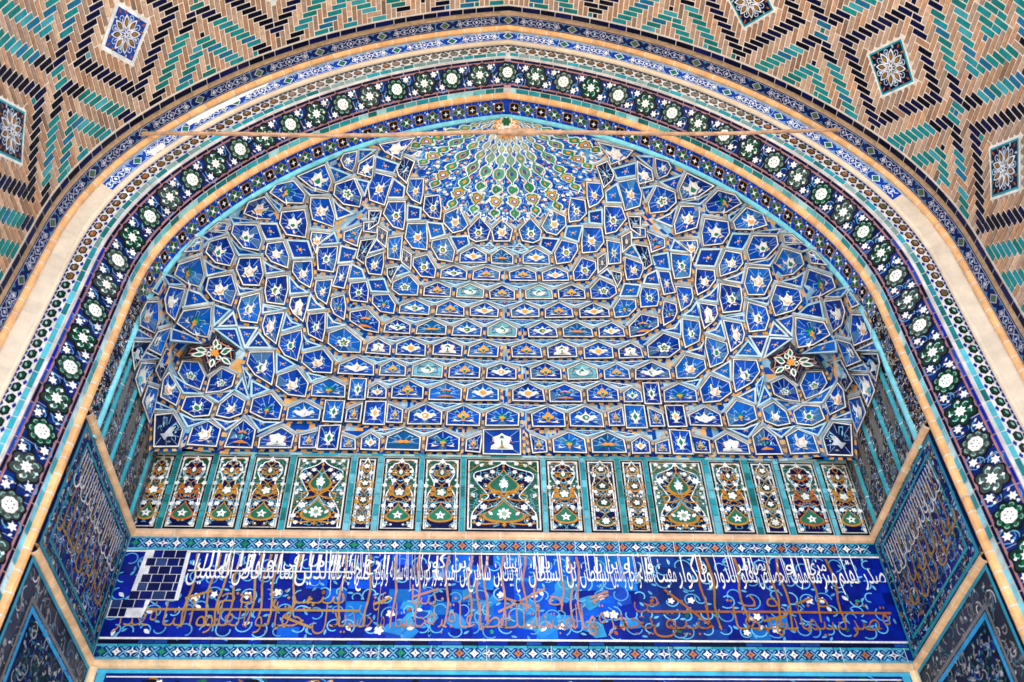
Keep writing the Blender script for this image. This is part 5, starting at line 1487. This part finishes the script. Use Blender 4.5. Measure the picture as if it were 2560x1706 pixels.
    if not sof:
        for i in range(N):
            for t_ in (0.0, .5):
                if rnd.random() < .75:
                    j = (i + 1) % N; p1 = (I[i][0] + (I[j][0] - I[i][0]) * t_ - cu, I[i][1] + (I[j][1] - I[i][1]) * t_ - cv)
                    stroke(mb, MM, [(p1[0] * .98, p1[1] * .98), (p1[0] * .45, p1[1] * .45)], .005, (.30, .42, .66), .0025)
    iu = .5 * (max(q[0] for q in I) - min(q[0] for q in I)); iv = .5 * (max(q[1] for q in I) - min(q[1] for q in I))
    if kind == 'X':
        for i in range(N):
            a = math.atan2(I[i][1] - cv, I[i][0] - cu); l = math.hypot(I[i][0] - cu, I[i][1] - cv)
            if i % 2 == (0 if N % 2 == 0 else 1) or N % 2:
                poly(mb, MM, leaf(l * .3 * math.cos(a), l * .3 * math.sin(a), l * .5, .055, a), WHITE, .010); poly(mb, MM, leaf(l * .38 * math.cos(a), l * .38 * math.sin(a), l * .34, .026, a), (.01, .15, .08), .014)
        Jn = inset(I, .02); stroke(mb, MM, [(u - cu, v - cv) for u, v in Jn + [Jn[0]]], .010, (.55, .22, .06), .006); poly(mb, MM, flower(0, 0, 6, .035, .3), ORANGE, .016)
    elif kind == 'T': motif(mb, MM, kind, min(iu, size * .5) * .62, min(iv, size * .5) * .62, mir)
    elif kind == 'V': motif(mb, MM, kind, min(iu * .55, size * .8), iv * .60, mir)
    elif kind in 'LMCKWBR' or len(P) == 5: motif(mb, MM, kind, iu * .84, iv * .80, mir)
    else:
        r_ = min(iu, iv); motif(mb, MM, kind, (r_ * .5 + iu * .5) * .66, (r_ * .5 + iv * .5) * .68, mir)
    # chequered border on the lower and side edges, dull bead on the roof edges
    if not sof and kind not in 'X':
        wout = .038; O2 = inset(L, -wout); O1 = inset(L, -.014); O3 = inset(L, -.026)
        hb = .002 + rnd.uniform(0, .005)
        def Mc(u, v, h): return tuple(c + rtv * u + upv * v + nd * (d0 * .75 + hb) + n * h)
        for i in range(N):
            j = (i + 1) % N; (ax, ay), (bx_, by_) = L[i], L[j]; el = math.hypot(bx_ - ax, by_ - ay)
            ny = -(bx_ - ax) / max(el, 1e-6)   # outward normal, vertical part (outline runs counter-clockwise)
            if ny > .35 and kind != 'R':
                mb.face([M(*outer[i], 0.002), M(*outer[j], .002), Mc(*O3[j], .004), Mc(*O3[i], .004)], rnd.choice([(.46, .45, .42), (.50, .46, .40), (.40, .46, .50)]), .1)
                mb.face([Mc(*O3[i], .004), Mc(*O3[j], .004), Mc(*O2[j], 0), Mc(*O2[i], 0)], (.50, .64, .72), .15)
            else:
                m = max(2, int(round(el / .036)))
                for q in range(m):
                    f = lambda A, t: (A[i][0] + (A[j][0] - A[i][0]) * t, A[i][1] + (A[j][1] - A[i][1]) * t)
                    t0, t1 = q / m, (q + 1) / m
                    cc = rnd.choice([(.80, .46, .17), (.80, .40, .13), (.78, .48, .24)]) if q % 2 else rnd.choice([(.002, .07, .42), (.003, .11, .50), (.002, .03, .25)])
                    if abs(ny) < .35 and not q % 2: cc = rnd.choice([cc, (.20, .14, .14)])
                    mb.face([Mc(*f(O1, t0), 0), Mc(*f(O1, t1), 0), Mc(*f(O2, t1), 0), Mc(*f(O2, t0), 0)], cc, .12)
    nm = NAMES[kind]
    if kind == 'T' and len(P) == 4: nm = 'diamond_cell'
    mb.build(nm, GLAZE, muq, tuple(c))
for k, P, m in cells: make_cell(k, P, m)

# ------------------------------------------------------------------ the pole across the arch
pole = empty("tie_pole", "thin weathered wooden pole spliced at its middle and spanning the arch", "pole")
pole.location = (.15, -2.0, 7.63)
def rod(name, p, q, r0, r1, label=None):
    mb = MB(); a, b = Vector(p), Vector(q); d = (b - a); L = d.length; d.normalize(); n1 = d.orthogonal().normalized(); n2 = d.cross(n1); K = 10; N = 40; rings = []
    for i in range(N + 1):
        t = i / N; r = (r0 + (r1 - r0) * t) * (1 + .10 * math.sin(i * 1.9) * math.sin(i * .7)); cc = a + d * (L * t) + n2 * (.008 * math.sin(t * 9)) + Vector((0, 0, -.03 * math.sin(math.pi * t)))
        rings.append([tuple(cc + n1 * math.cos(2 * math.pi * k / K) * r + n2 * math.sin(2 * math.pi * k / K) * r) for k in range(K)])
    for i in range(N):
        for k in range(K): mb.face([rings[i][k], rings[i][(k + 1) % K], rings[i + 1][(k + 1) % K], rings[i + 1][k]], (.50, .30, .19), .14)
    mb.face(rings[0][::-1], (.3, .18, .1), 0); mb.face(rings[-1], (.3, .18, .1), 0)
    o = mb.build(name, WOODM, pole); o.location = (-.15, 2.0, -7.63)
    if label: o["label"] = label
    return o
rod("pole_length", (-3.16, -2.02, 7.44), (.28, -2.02, 7.63), .017, .020)
rod("pole_length", (-.08, -2.02, 7.60), (3.42, -2.02, 7.82), .021, .015)
mb = MB()
for k in range(9):
    x = -.02 + k * .03; z = 7.615 + x * .055
    for i in range(10):
        a0, a1 = 2 * math.pi * i / 10, 2 * math.pi * (i + 1) / 10
        mb.face([(x, -2.02 + .036 * math.cos(a0), z + .042 * math.sin(a0)), (x, -2.02 + .036 * math.cos(a1), z + .042 * math.sin(a1)), (x + .028, -2.02 + .034 * math.cos(a1), z + .040 * math.sin(a1)), (x + .028, -2.02 + .034 * math.cos(a0), z + .040 * math.sin(a0))], rnd.choice([(.55, .33, .2), (.45, .27, .17)]), .1)
o = mb.build("binding", WOODM, pole); o.location = (-.15, 2.0, -7.63)
